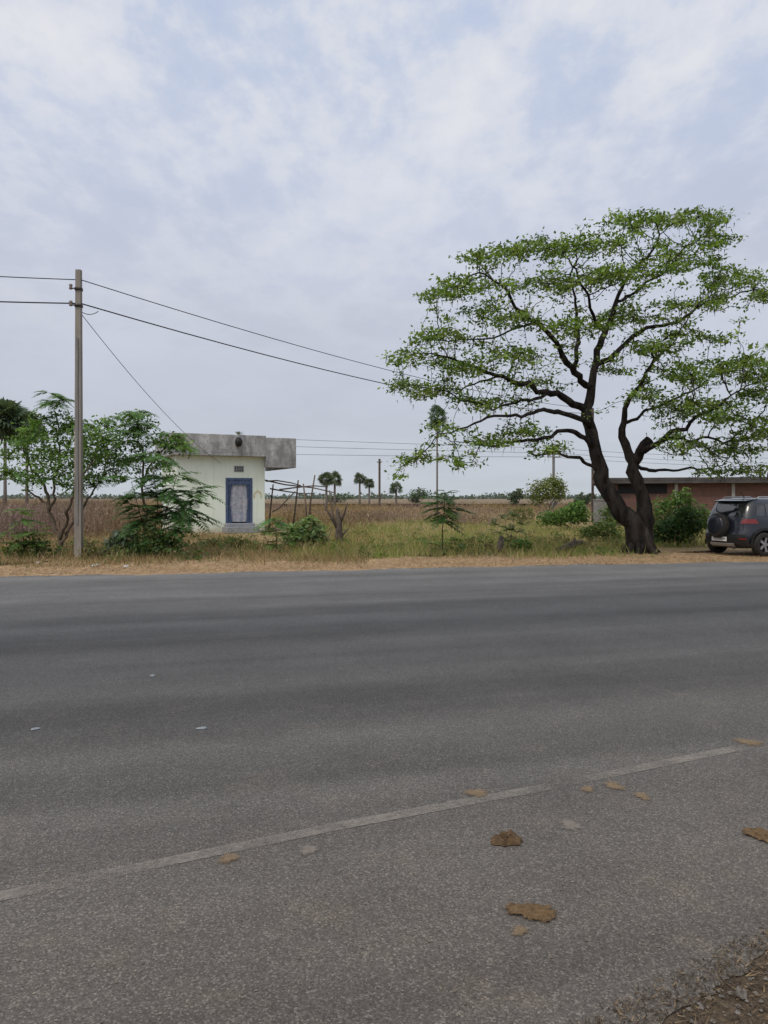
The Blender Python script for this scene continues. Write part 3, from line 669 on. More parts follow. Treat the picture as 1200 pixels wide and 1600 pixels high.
st = [([GX(38, 20.4), P(36, 830, 20.4), P(34, 798, 20.3)], .014, [(1, 9, .5, .3, .35, (.13, .24, .055)), (.75, 8, .55, .1, .3, (.11, .21, .05)), (.5, 7, .55, .1, .3, (.11, .21, .05)), (.3, 6, .5, .05, .25, (.09, .17, .045))]),
      ([GX(48, 20.5), P(56, 850, 20.4), P(62, 832, 20.3)], .012, [(1, 8, .45, .2, .3, GR[0]), (.5, 7, .45, .2, .3, GR[0])]),
      ([GX(20, 20.5), P(16, 850, 20.4), P(12, 838, 20.3)], .012, [(1, 8, .45, .2, .3, GR[0]), (.5, 7, .45, .2, .3, GR[0])])]
pp = bush_pts([(b.x+.1, b.y, .15, .75, .35, .38)], 1100)
frond_plant('feathery_shrub', 'small bright green feathery shrub at the left edge beside the verge', 'shrub', b, st, None, [leaves(pp, .05, .025, np.array([[.075, .135, .04]])*np.ones((len(pp), 1)), .9)])
bush('milkweed_bush', 'grey green broad leaved bush between the near pole and the fern leaved shrub', 'bush', GX(195, 21.2), [(0, 0, .35, .4, .3, .42), (-.3, .1, .25, .3, .25, .3)], 680, .07, .042, [(.20, .26, .19), (.15, .20, .14)], nst=14)
bush('ground_shrub', 'low dark weedy shrub at the foot of the near utility pole', 'shrub', GX(150, 20.2), [(0, 0, .12, .5, .25, .2), (.5, .1, .12, .3, .25, .22), (-.4, .2, .1, .3, .2, .18)], 700, .042, .02, [(.08, .13, .04), (.13, .14, .05)])
bush('weedy_bush', 'leafy weedy bush on the verge in front of the house step', 'bush', GX(372, 24.5), [(0, 0, .15, .5, .35, .22), (-.9, .2, .12, .4, .3, .18)], 800, .042, .02, [(.10, .15, .04), (.15, .16, .06)])
bush('broadleaf_bush', 'pale green broad leaved bush right of the house beside the broken stump', 'bush', GX(478, 24.2), [(0, 0, .5, .55, .4, .42), (-.4, .1, .35, .4, .3, .36), (.4, 0, .35, .35, .3, .35), (.1, .1, .85, .25, .2, .2)], 900, .08, .043, [(.19, .28, .12), (.15, .23, .09), (.23, .30, .16)], flat=1.1, nst=20)
b = GX(432, 22.8)
st = [([GX(432, 22.8), P(432, 835, 22.8), P(428, 812, 22.7)], .014, [(1, 9, .7, .15, .32, (.10, .21, .052)), (.8, 8, .7, .05, .25, (.085, .18, .046)), (.5, 7, .6, .1, .2, GR[0])]), ([GX(440, 22.7), P(446, 850, 22.6), P(452, 836, 22.6)], .012, [(1, 8, .55, .2, .3, GR[0]), (.5, 7, .55, .2, .3, GR[0])]), ([GX(425, 22.7), P(418, 848, 22.6), P(412, 832, 22.6)], .012, [(1, 8, .5, .2, .3, GR[0]), (.5, 6, .5, .2, .3, GR[0])])]
frond_plant('fern_leaved_plant', 'low fern leaved green plant just right of the house wall', 'plant', b, st)
b = GX(692, 22.2)
SG = (.07, .16, .045)
st = [([GX(692, 22.2), P(691, 830, 22.2), P(694, 800, 22.2), P(695, 772, 22.2)], .018, [(1, 8, .5, .35, .35, (.10, .20, .05)), (.90, 9, .70, .15, .28, SG), (.78, 10, .84, .08, .28, SG), (.66, 9, .82, .02, .28, SG), (.52, 8, .65, 0, .28, SG)]),
      ([GX(694, 22.2), P(704, 858, 22.1), P(710, 846, 22.1)], .01, [(1, 8, .4, .3, .3, GR[0]), (.4, 7, .4, .3, .3, GR[0])]), ([GX(689, 22.2), P(680, 858, 22.1), P(674, 848, 22.1)], .01, [(1, 8, .4, .3, .3, GR[0]), (.4, 7, .4, .3, .3, GR[0])])]
frond_plant('sapling', 'slim sapling with tiers of feathery leaves standing alone at the road edge', 'sapling', b, st)
b = GX(797, 24.5)
st = [([GX(797, 24.5), P(796+d*.4, 840, 24.5), P(797+d, 806+abs(d)*.6, 24.4)], .01, [(1, 7, .4, .6, .3, (.14, .195, .065)), (.7, 5, .4, .5, .3, (.15, .195, .075)), (.4, 5, .35, .4, .2, (.14, .175, .06))]) for d in (-24, -8, 6, 20)]
frond_plant('spindly_weed', 'spindly light green weed clump between the sapling and the big tree', 'weed', b, st)
bush('round_bush', 'small rounded bright green bush on the verge left of the dead log', 'bush', GX(816, 22.4), [(0, 0, .16, .28, .25, .22)], 600, .045, .024, [(.08, .18, .045), (.11, .21, .055)])
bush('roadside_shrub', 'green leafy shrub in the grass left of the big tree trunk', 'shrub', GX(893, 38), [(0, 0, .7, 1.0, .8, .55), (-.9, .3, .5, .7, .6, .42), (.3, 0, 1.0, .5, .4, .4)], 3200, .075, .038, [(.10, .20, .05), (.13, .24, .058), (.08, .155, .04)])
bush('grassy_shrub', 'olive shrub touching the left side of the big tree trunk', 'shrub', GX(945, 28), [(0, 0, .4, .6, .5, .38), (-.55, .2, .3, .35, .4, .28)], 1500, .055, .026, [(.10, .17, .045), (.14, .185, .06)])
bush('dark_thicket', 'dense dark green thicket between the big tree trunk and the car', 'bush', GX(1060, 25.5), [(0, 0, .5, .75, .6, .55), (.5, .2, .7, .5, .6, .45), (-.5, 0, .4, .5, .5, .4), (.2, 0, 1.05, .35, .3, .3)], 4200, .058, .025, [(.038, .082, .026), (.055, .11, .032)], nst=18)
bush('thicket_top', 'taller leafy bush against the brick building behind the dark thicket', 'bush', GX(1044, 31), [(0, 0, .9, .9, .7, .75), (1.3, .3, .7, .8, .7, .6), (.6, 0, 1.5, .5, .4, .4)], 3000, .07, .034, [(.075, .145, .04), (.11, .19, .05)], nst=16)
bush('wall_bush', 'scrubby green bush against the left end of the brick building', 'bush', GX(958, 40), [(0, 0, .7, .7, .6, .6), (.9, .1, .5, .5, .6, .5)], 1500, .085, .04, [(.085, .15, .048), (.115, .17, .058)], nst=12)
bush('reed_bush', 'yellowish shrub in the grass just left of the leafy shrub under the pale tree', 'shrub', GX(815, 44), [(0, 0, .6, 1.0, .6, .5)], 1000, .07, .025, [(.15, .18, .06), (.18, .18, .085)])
b = GX(857, 72); s_ = 72/F
mbp = [(0, 0, 1.6+10*s_, 30*s_, 1.8, 22*s_), (-.9, .2, 1.8, 1.0, 1, 1.2), (1.0, .2, 2.2, .9, 1, 1.1), (.3, 0, 3.0, .8, .8, .6)]
bush('rounded_tree', 'rounded pale olive tree in the field beside the distant double armed pole', 'tree', b, mbp, 3000, .12, .065, [(.16, .20, .07), (.19, .22, .08), (.12, .16, .06)], stem_r=.05, stemmat='farpole')
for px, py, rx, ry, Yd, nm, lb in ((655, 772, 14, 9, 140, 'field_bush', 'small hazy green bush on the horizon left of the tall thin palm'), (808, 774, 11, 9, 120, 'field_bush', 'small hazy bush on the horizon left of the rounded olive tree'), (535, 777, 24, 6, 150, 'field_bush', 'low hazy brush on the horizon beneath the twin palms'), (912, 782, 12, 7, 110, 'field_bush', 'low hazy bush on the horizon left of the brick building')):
    s_ = Yd/F; bush(nm, lb, 'bush', GX(px, Yd), [(0, 0, 1.6-(py-H0)*s_, rx*s_, rx*s_, ry*s_), (-rx*s_*.5, 0, 1.2, rx*s_*.6, 1, 1)], 560, .24, .13, [(.12, .16, .12), (.10, .14, .10)], stem_r=.05, stemmat='farpole')  # greyed greens, distance haze painted into the leaf colours
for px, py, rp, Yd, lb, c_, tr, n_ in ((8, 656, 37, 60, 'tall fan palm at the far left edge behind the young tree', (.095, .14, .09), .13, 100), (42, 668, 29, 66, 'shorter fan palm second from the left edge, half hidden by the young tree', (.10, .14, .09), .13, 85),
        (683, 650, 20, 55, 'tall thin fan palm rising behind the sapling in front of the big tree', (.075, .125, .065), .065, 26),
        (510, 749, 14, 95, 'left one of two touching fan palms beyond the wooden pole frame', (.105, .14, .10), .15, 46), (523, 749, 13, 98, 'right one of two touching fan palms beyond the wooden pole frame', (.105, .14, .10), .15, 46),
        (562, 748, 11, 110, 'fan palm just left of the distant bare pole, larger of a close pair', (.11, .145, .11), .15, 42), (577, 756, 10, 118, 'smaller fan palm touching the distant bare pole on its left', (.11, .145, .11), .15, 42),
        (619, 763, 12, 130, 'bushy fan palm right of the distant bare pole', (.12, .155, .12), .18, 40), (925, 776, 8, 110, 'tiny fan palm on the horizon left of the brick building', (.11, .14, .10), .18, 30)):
    p = P(px, py, Yd); fan_palm('fan_palm', lb, (p.x, Yd, 0), p.z, rp*Yd/F*1.05, tr, n_, c_, 'fan palms across the field', 0, .3, -.95 if rp > 18 else -.75, .6)  # crown colours get paler and greyer with distance, haze included in them

# stump, dead sticks and logs
Ys = 26; b = GX(530, Ys); root = thing('tree_stump', 'broken dead tree stump with jagged forked tops right of the house', 'stump', b)
q = lambda px, py, dy=0: P(px, py, Ys+dy)-b
mb = MB(); mb.tube([q(532, 856), q(530, 838), q(530, 818), q(528, 803), q(527, 793)], [.155, .12, .10, .075, .035], 9); mb.build('trunk', M['deadwood'], root, None, True)
for pts, rd in (([q(529, 828), q(518, 808), q(510, 796), q(505, 785)], [.065, .05, .032, .012]), ([q(530, 820), q(538, 802), q(543, 785)], [.06, .042, .012]), ([q(530, 842), q(540, 830), q(545, 826)], [.05, .03, .015])):
    mb = MB(); mb.tube(pts, rd, 7); mb.build('branch', M['deadwood'], root, None, True)
Yk = 27; b = GX(478, Yk); root = thing('brush_pile', 'tangle of dead sticks piled between the house and the broken stump', 'brush pile', b)
for k in range(14):
    a = random.uniform(-1.6, 1.6); L = random.uniform(.6, 1.3); x0_ = random.uniform(-1.2, 1.2); el_ = random.uniform(.05, .7); d = Vector((math.cos(a)*math.cos(el_), math.sin(a)*.4*math.cos(el_), math.sin(el_)))
    p0 = Vector((x0_, random.uniform(-.3, .3), .02)); mb = MB(); mb.tube([p0, p0+d*L*.5+Vector((0, 0, random.uniform(-.08, .1))), p0+d*L], [.026, .02, .008], 5); mb.build('stick', M['deadwood'], root, None, True)
def log(name, label, cat_, px, Yl, L, r, rz, tilt):
    b = GX(px, Yl); mb = MB(); d = Vector((math.cos(rz), math.sin(rz), tilt)); c_ = Vector((0, 0, r*.8+abs(tilt)*L*.5))
    mb.tube([c_+d*L*t+Vector((0, random.uniform(-.03, .03), random.uniform(-.03, .03))) for t in (-.5, -.2, .15, .5)], [r*.8, r, r*1.1, r*.6], 8)
    mb.tube([c_+d*L*.1, c_+d*L*.2+Vector((0, -.05, r*2))], [r*.5, r*.3], 6)
    o = mb.build(name, M['deadwood'], None, None, True); o.location = b; return tag(o, label, cat_)
log('dead_log', 'dark dead log lying in the grass left of the big tree base', 'log', 890, 22.6, .9, .10, .4, .22)
log('broken_branch', 'short dark upright broken branch in the grass right of the sapling', 'branch', 782, 22.2, .45, .08, 1.3, .9)

# ================================================================ HOUSE
root = thing('village_house', 'small pale mint flat roofed house with stained grey parapet and blue doorway', 'house', house_o, house_rz)
W = 4.1; D_ = 4.0; H = 3.52
x0, x1, zd0, zd1 = 2.31, 3.43, .42, 2.46
mb = MB(); t = .2
mb.box(0, x0, 0, t, 0, H); mb.box(x1, W, 0, t, 0, H); mb.box(x0, x1, 0, t, zd1, H); mb.box(x0, x1, 0, t, 0, zd0)
mb.box(0, t, t, D_, 0, H); mb.box(W-t, W, t, D_, 0, H); mb.box(t, W-t, D_-t, D_, 0, H)
wall = mb.build('wall', M['plaster'], root)
MB().box(t, W-t, t, D_-t, .3, .42).build('floor_slab', M['greycem'], root)
mb = MB(); a, b_, c_, d_ = -.28, 4.04, -.42, 4.3
mb.box(a, b_, c_, d_, H, H+.14)
mb.box(a, b_, c_, c_+.14, H+.14, 4.5); mb.box(a, b_, d_-.14, d_, H+.14, 4.5); mb.box(a, a+.14, c_+.14, d_-.14, H+.14, 4.5)
rf = mb.build('roof', M['stain'], root, bevel=.015)
mb = MB(); mb.box(4.043, 5.5, -.45, -.30, 3.02, 4.42); mb.box(5.36, 5.5, -.30, 4.3, 3.02, 4.42); mb.box(4.043, 5.36, -.30, 4.3, 3.5, 3.62); mb.box(4.043, 4.18, -.30, -.1, 3.02, 3.5)
mb.build('canopy', M['stain'], root, bevel=.012)
MB().box(W+.005, W+.05, .3, 3.8, 0, .3).build('plinth', M['greycem'], root)
mb = MB(); mb.box(2.08, 3.62, -.85, -.003, 0, .28); mb.box(2.2, 3.52, -.42, -.006, .28, .43); mb.build('step', M['stepcem'], root, bevel=.02)
mb = MB(); mb.box(x0-.07, x0+.03, -.03, .1, zd0+.012, zd1+.07); mb.box(x1-.03, x1+.07, -.03, .1, zd0+.012, zd1+.07); mb.box(x0+.03, x1-.03, -.03, .1, zd1-.04, zd1+.07)
mb.build('door_frame', M['blue'], root, bevel=.008)
vt = MB().box(2.62, 3.1, -.022, -.003, 2.80, 3.10).build('ventilator', M['greycem'], root)
for i in range(4):
    for j in range(3): MB().box(2.66+i*.105, 2.74+i*.105, -.030, -.0245, 2.83+j*.085, 2.89+j*.085).build('vent_hole', M['dark'], vt)
mb = MB(); cx, cz = 3.76, 1.68
def motif(u, v):
    a0 = math.pi*(1.15-1.3*u); r_ = .13+.08*v; return (cx+r_*math.cos(a0), -.004, cz+r_*1.3*math.sin(a0))
mb.grid(motif, list(np.linspace(0, 1, 16)), [0, 1]); mb.build('painted_motif', M['yellow'], root)
mb = MB(); mb.tube([(1.4, -.4, 3.62), (1.4, -.62, 3.58)], .035, 8); mb.build('spout', M['greycem'], root)
ct = thing('door_curtain', 'blue bordered patterned curtain hanging in the doorway of the mint house', 'curtain', house_o, house_rz)
def cur(u, v): return (u, .045+.012*math.sin(u*23)+.01*math.sin(v*3), v)
MB().grid(cur, list(np.linspace(x0+.10, x1-.10, 30)), list(np.linspace(zd0+.07, zd1-.20, 8))).build('cloth', M['pattern'], ct, None, True)
def drape(s):
    def fn(u, v):
        w_ = .11+.10*abs((v-1.35)/1.0)**1.3; xx = (x0+.035+u*w_) if s < 0 else (x1-.035-u*w_)
        return (xx, .008+.02*math.sin(u*16), v)
    return fn
for s in (-1, 1): MB().grid(drape(s), list(np.linspace(0, 1, 14)), list(np.linspace(zd0+.03, zd1-.05, 10))).build('border', M['blue'], ct, None, True)
MB().grid(lambda u, v: (u, -.012+.012*math.sin(u*40), v), list(np.linspace(x0+.035, x1-.035, 30)), [zd1-.24, zd1-.16, zd1-.045]).build('border', M['blue'], ct, None, True)
mb = MB(); Mx = MH @ Matrix.Translation((2.72, -.52, 4.15))
mb.lathe([(.001, -.2), (.10, -.19), (.16, -.08), (.175, .03), (.15, .13), (.09, .19), (.10, .22), (.001, .22)], 14, Mx)
o = mb.build('black_pot', M['black'], None, None, True); tag(o, 'round black charm pot hung on the house parapet above the doorway', 'pot')
p = MH @ Vector((2.75, -.36, 4.5)); parts = [frond(p, random.uniform(0, 6.28), random.uniform(.4, 1.2), random.uniform(.18, .3), .2, 6, (.10, .12, .05), .4, .4) for k in range(9)]
V, Fq, c = cat(parts); tag(mk('rooftop_weed', V, Fq, M['leaf'], None, c, p), 'small weed tuft growing on top of the parapet above the black pot', 'weed')

# wooden pole frame
Yw = 37.5; b = GX(470, Yw); root = thing('pole_frame', 'rickety frame of rough wooden poles leaning beside the house', 'wooden frame', b)
q = lambda px, py, dy=0: P(px, py, Yw+dy)-b
def stick(name, pts, r):
    mb = MB(); pts2 = []
    for i, p in enumerate(pts): pts2.append(p+Vector((random.uniform(-.06, .06), 0, random.uniform(-.07, .07))))
    mb.tube(pts2, [r*(1.1-.35*i/(len(pts)-1)) for i in range(len(pts))], 7); mb.build(name, M['wood'], root, None, True)
for px, top, dx, dy in ((424, 756, 3, 1.2), (462, 752, 5, 1.5), (487, 740, 6, 0), (478, 754, -4, -.6), (519, 766, -5, .4)):
    g = GX(px-dx, Yw+dy)-b; tpv = q(px+dx, top, dy); stick('post', [g, g.lerp(tpv, .5), tpv], .046)
for a0, b0, dy in (((413, 752), (523, 768), .0), ((416, 750), (470, 759), 1.3), ((436, 763), (512, 760), -.7), ((420, 764), (488, 773), .6), ((425, 802), (462, 770), -.5)):
    A, B = q(*a0, dy), q(*b0, dy+.6); stick('beam', [A, A.lerp(B, .3), A.lerp(B, .7), B], .036)

# ================================================================ BRICK BUILDING
Yb = 45; b = GX(932, Yb); root = thing('brick_building', 'long low red brick shed with flat dark roof behind the car', 'building', b, R(-15))
L_ = 14; mb = MB(); mb.box(.5, L_, 0, .25, 0, 2.42); mb.box(.5, .75, .25, 7, 0, 2.42); mb.box(L_-.25, L_, .25, 7, 0, 2.42); mb.box(.75, L_-.25, 6.75, 7, 0, 2.42); mb.build('wall', M['brick'], root)
mb = MB(); mb.box(-.15, L_+.5, -.5, 7.5, 2.423, 2.58); mb.box(-.15, L_+.5, -.5, -.38, 2.58, 2.76); mb.build('roof', M['darkconc'], root, bevel=.02)
for x in (4.3, 7.3, 10.3, 13.2):
    MB().box(x, x+.18, -.10, -.003, 0, 2.42).build('column', M['whitepost'], root, bevel=.01)
MB().box(1.2, 3.9, -.02, -.003, 1.85, 2.4).build('gap_shade', M['dark'], root)  # dark panel on the wall, painted as the shaded gap under the roof
mb = MB(); mb.box(0, 1.4, -.2, 0, 0, 1.45); mb.box(-.02, 1.42, -.23, .03, 1.453, 1.52)
o = mb.build('boundary_wall', M['oldcem']); o.location = GX(927, 43.5); tag(o, 'short grey boundary wall at the left end of the brick building', 'wall')

# ================================================================ POLES AND WIRES
def cable(name, label, A, B, sag, r, m='wire', group=None, n=22):
    A = Vector(A); B = Vector(B); mb = MB()
    mb.tube([A.lerp(B, i/n)-Vector((0, 0, sag*4*(i/n)*(1-i/n))) for i in range(n+1)], r, 5); return tag(mb.build(name, M[m], None, None, True), label, 'wire', group)
Yp = 20.2; b = GX(123, Yp); root = thing('utility_pole', 'tall weathered grey utility pole nearest the road at left', 'pole', b)
zt = P(123, 422, Yp).z; mb = MB()
mb.grid(lambda u, v: ((-.085, .085, .085, -.085, -.085)[int(u)]*(1-.28*v/zt)*1.08, (-.078, -.078, .078, .078, -.078)[int(u)]*(1-.28*v/zt)*1.08, v), [0, 1, 2, 3, 4], list(np.linspace(0, zt, 14)))
k = .72*1.08; mb.add([(-.085*k, -.078*k, zt), (.085*k, -.078*k, zt), (.085*k, .078*k, zt), (-.085*k, .078*k, zt)], [(0, 1, 2, 3)])
mb.build('shaft', M['pole'], root)
for zz in (P(0, 452, Yp).z, P(0, 478, Yp).z):
    MB().box(-.085, .085, -.08, .08, zz-.04, zz+.04).build('clamp', M['steel'], root, bevel=.006)
    mb = MB(); mb.tube([(-.19, -.095, zz), (.12, -.095, zz)], .016, 6); br = mb.build('bracket', M['steel'], root)
    mb = MB(); mb.lathe([(.001, -.09), (.04, -.085), (.05, -.05), (.03, -.02), (.05, .01), (.04, .05), (.001, .06)], 10, Matrix.Translation((-.17, -.095, zz+.06)))
    mb.build('insulator', M['ceramic'], br, None, True)
MB().box(-.02, .02, -.10, -.086, .9, 5.8).build('conduit', M['farpole'], root)
Yh = 50; bh = GX(926, Yh); root = thing('utility_pole', 'utility pole mostly hidden behind the trunk of the big tree', 'pole', bh)
MB().box(-.07, .07, -.07, .07, 0, 7.45).build('shaft', M['deadwood'], root, bevel=.01)
zu = P(0, 437, Yp).z; zl = P(0, 474, Yp).z
cable('power_wire', 'upper overhead wire running right from the near pole into the big tree', (b.x+.05, Yp, zu), (bh.x-.03, Yh-.09, 7.38), .55, .013)
cable('power_wire', 'lower thicker overhead wire running right from the near pole into the big tree', (b.x+.05, Yp, zl), (bh.x+.03, Yh-.09, 7.08), .65, .018)
cable('power_wire', 'upper overhead wire leaving the near pole to the left edge', (b.x-.05, Yp, zu), P(-700, 375, 17), .12, .013)
cable('power_wire', 'lower overhead wire leaving the near pole to the left edge', (b.x-.05, Yp, zl), P(-700, 428, 17), .12, .018)
cable('service_wire', 'thin service wire dropping from the near pole to the mint house wall', (b.x+.06, Yp, P(0, 490, Yp).z), MH @ Vector((2.0, -.01, 3.2)), .35, .009)
cable('wire_loop', 'short loose loop of wire hanging on the near pole below its upper clamp', (b.x-.14, Yp-.09, zl), (b.x+.35, Yp+.45, zl-.10), .18, .010, n=12)
Yq = 87; b2 = GX(865, Yq); root = thing('utility_pole', 'distant utility pole with two crossarms beside the rounded olive tree', 'pole', b2)
MB().box(-.13, .13, -.12, .12, 0, P(0, 697, Yq).z).build('shaft', M['farpole'], root, bevel=.01)
for py, hw in ((704, .55), (714, .75)):
    z = P(0, py, Yq).z; ca = MB().box(-hw, hw, -.2, -.125, z-.06, z+.06).build('crossarm', M['farpole'], root)
    for sx in (-.9, .9):
        mb = MB(); mb.lathe([(.07, 0), (.08, .1), (.05, .22), (.001, .24)], 8, Matrix.Translation((sx*hw, -.16, z+.062))); mb.build('insulator', M['ceramic'], ca)
Yr = 106; b3 = GX(593, Yr); root = thing('utility_pole', 'distant dark bare pole standing alone in the field near the palms', 'pole', b3)
MB().box(-.15, .15, -.14, .14, 0, P(0, 717, Yr).z).build('shaft', M['deadwood'], root, bevel=.01)
MB().box(-.38, .38, -.22, -.145, P(0, 722, Yr).z-.06, P(0, 722, Yr).z+.06).build('crossarm', M['deadwood'], root)
for py0, py1, lb, lb2, dx in ((703, 664, 'topmost of three thin distant wires crossing above the house roof', 'topmost of three thin distant wires running right of the double armed pole', -.5), (711, 682, 'middle one of three thin distant wires crossing behind the house', 'middle one of three thin distant wires running right of the double armed pole', .5), (717, 706, 'lowest of three thin distant wires, passing over the bare pole top', 'lowest of three thin distant wires running right of the double armed pole', -.6)):
    cable('distant_wire', lb, (b2.x+dx, Yq-.16, P(0, py0, Yq).z+.2), P(-350, py1-18, 80), .35, .022, 'farwire')
    cable('distant_wire', lb2, (b2.x+dx, Yq-.16, P(0, py0, Yq).z+.2), P(1500, py0+12, 95), .6, .020, 'farwire')

# ================================================================ CAR
cl = Vector((9.36, 21.3, .006)); root = thing('parked_car', 'dark slate compact suv with rear spare wheel parked beside the big tree', 'car', cl, R(22))
LV = [(.22, .14, 3.82, .79), (.32, .03, 3.93, .85), (.50, 0, 3.98, .88), (.66, .01, 3.99, .885), (.72, .05, 3.97, .88), (.88, .06, 3.9, .878), (.98, .08, 3.75, .868), (1.02, .10, 3.05, .848), (1.07, .12, 2.85, .83), (1.2, .17, 2.62, .79), (1.35, .25, 2.36, .735), (1.47, .33, 2.12, .68), (1.53, .40, 1.98, .63), (1.57, .52, 1.80, .54), (1.595, .8, 1.6, .38)]
def lev(z):
    for a, b in zip(LV[:-1], LV[1:]):
        if z <= b[0]:
            t = max(0, (z-a[0])/(b[0]-a[0])); return [a[i]+(b[i]-a[i])*t for i in range(1, 4)]
    return LV[-1][1:]
EX = 5.2
def rearx(y, z):
    xr, xf, hw = lev(z); a = (xf-xr)/2; return (xr+xf)/2-a*max(0, 1-(min(.999, abs(y)/hw))**EX)**(1/EX)
def sidey(x, z):
    xr, xf, hw = lev(z); a = (xf-xr)/2; return hw*max(0, 1-(min(.999, abs(x-(xr+xf)/2)/a))**EX)**(1/EX)
n = 96; mb = MB(); vs = []
for z, xr, xf, hw in LV:
    a = (xf-xr)/2; c0 = (xf+xr)/2
    for k in range(n):
        th = 2*math.pi*(k+.5)/n; co, si = math.cos(th), math.sin(th)
        vs.append((c0+a*math.copysign(abs(co)**(2/EX), co), hw*math.copysign(abs(si)**(2/EX), si), z))
fs = [(i*n+k, i*n+(k+1) % n, (i+1)*n+(k+1) % n, (i+1)*n+k) for i in range(len(LV)-1) for k in range(n)]
fs.append(tuple(range(n-1, -1, -1))); fs.append(tuple((len(LV)-1)*n+k for k in range(n)))
mb.add(vs, fs); body = mb.build('body', M['carpaint'], root)
WX = (.66, 3.16); WR = .33
cut = MB()
for wx in WX:
    for s in (-1, 1):
        Mx = Matrix.Translation((wx, s*.80, WR)) @ Matrix.Rotation(R(90), 4, 'X')
        cut.lathe([(.0005, -.26), (.385, -.26), (.385, .26), (.0005, .26)], 32, Mx)
cu = cut.build('cutter', M['clad'], root)
bmx = bmesh.new(); bmx.from_mesh(cu.data); bmesh.ops.remove_doubles(bmx, verts=bmx.verts, dist=.002); bmesh.ops.recalc_face_normals(bmx, faces=bmx.faces); bmx.to_mesh(cu.data); bmx.free()
md = body.modifiers.new('cut', 'BOOLEAN'); md.operation = 'DIFFERENCE'; md.object = cu; md.solver = 'EXACT'
dg = bpy.context.evaluated_depsgraph_get(); dg.update()
nm = bpy.data.meshes.new_from_object(body.evaluated_get(dg)); body.modifiers.clear(); body.data = nm
bpy.data.objects.remove(cu)
for p in nm.polygons: p.use_smooth = abs(p.normal.z) < .95 and len(p.vertices) == 4
def rear_patch(name, y0, y1, z0, z1, off, m, par=root, ny=14, nz=4, top=None):
    top = top or (y0, y1)
    def fn(u, v):
        a = y0+(top[0]-y0)*v; b = y1+(top[1]-y1)*v; y = a+(b-a)*u; z = z0+(z1-z0)*v; return (rearx(y, z)-off, y, z)
    return MB().grid(fn, list(np.linspace(0, 1, ny)), list(np.linspace(0, 1, nz))).build(name, m, par, None, True)
def side_patch(name, s, x0, x1, z0, z1, off, m, par=root, top=None, nx=8, nz=5):
    top = top or (x0, x1)
    def fn(u, v):
        a = x0+(top[0]-x0)*v; b = x1+(top[1]-x1)*v; x = a+(b-a)*u; z = z0+(z1-z0)*v; return (x, s*(sidey(x, z)+off), z)
    return MB().grid(fn, list(np.linspace(0, 1, nx)), list(np.linspace(0, 1, nz))).build(name, m, par, None, True)
rear_patch('rear_window', -.62, .62, 1.09, 1.46, .008, M['glass'], top=(-.52, .52), nz=7)
bp = rear_patch('rear_bumper', -.79, .79, .24, .60, .016, M['clad'], nz=8)
rear_patch('skid_plate', -.42, .42, .26, .36, .026, M['silver'], bp)
for s in (-1, 1):
    rear_patch('taillight', s*.56, s*.825, .90, 1.02, .018, M['redlens'], top=(s*.60, s*.80))
    rear_patch('reflector', s*.58, s*.72, .46, .50, .026, M['redlens'], bp, 6, 3)
    side_patch('side_window', s, .76, 1.42, 1.09, 1.43, .008, M['glass'], top=(.82, 1.42), nz=7); side_patch('side_window', s, 1.50, 2.60, 1.09, 1.43, .008, M['glass'], top=(1.50, 2.12), nz=7)
    side_patch('quarter_window', s, .42, .70, 1.10, 1.38, .008, M['glass'], top=(.54, .76), nz=7)
    side_patch('sill', s, 1.06, 2.76, .23, .40, .012, M['clad'])
    side_patch('door_handle', s, .80, .98, .88, .92, .02, M['silver'], nx=4, nz=2); side_patch('door_handle', s, 1.62, 1.8, .88, .92, .02, M['silver'], nx=4, nz=2)
    mb = MB(); mb.tube([(.66, s*.58, 1.56), (.74, s*.58, 1.62), (1.7, s*.58, 1.62), (1.8, s*.58, 1.55)], .018, 7); mb.build('roof_rail', M['silver'], root, None, True)
    for wx in WX:
        def arch(u, v):
            a_ = math.pi*(u*1.10-.05); rr_ = .385+.065*v; x_ = wx+rr_*math.cos(a_); z_ = WR+rr_*math.sin(a_); return (x_, s*(max(sidey(x_, z_), .80)+.012), z_)
        MB().grid(arch, list(np.linspace(0, 1, 19)), [0, 1]).build('arch_trim', M['clad'], root)
    mb = MB(); mb.tube([(2.45, s*.84, 1.08), (2.45, s*.98, 1.12)], [.05, .08], 8); mb.build('mirror', M['carpaint'], root, None, True)
    side_patch('headlight', s, 3.3, 3.7, .78, .92, .012, M['clear'])
    for wx in WX:
        Mx = Matrix.Translation((wx, s*.775, WR)) @ Matrix.Rotation(R(-90*s), 4, 'X')
        mb = MB(); mb.lathe([(.20, -.1), (.29, -.11), (.325, -.085), (.33, 0), (.325, .085), (.29, .108), (.205, .10)], 32, Mx); wh = mb.build('wheel', M['rubber'], root, None, True)
        mb = MB(); mb.lathe([(.215, .085), (.205, .095), (.195, .06)], 32, Mx)
        for k in range(5):
            a_ = k*2*math.pi/5; mb.box(.02, .205, -.035, .035, .055, .085, 0, Mx @ Matrix.Rotation(a_, 4, 'Z'))
        mb.lathe([(.001, .092), (.05, .09), (.06, .06)], 16, Mx); mb.build('rim', M['alloy'], wh)
        mb = MB(); mb.lathe([(.001, .02), (.2, .02)], 20, Mx); mb.build('brake_disc', M['clad'], wh)
def fx(u, v):
    y = -.6+1.2*u; z = 1.09+.37*v; xr, xf, hw = lev(z); a = (xf-xr)/2; return ((xr+xf)/2+a*(1-(min(.99, abs(y)/hw))**EX)**(1/EX)+.008, y*(1-.1*v), z)
MB().grid(fx, list(np.linspace(0, 1, 12)), list(np.linspace(0, 1, 4))).build('windscreen', M['glass'], root, None, True)
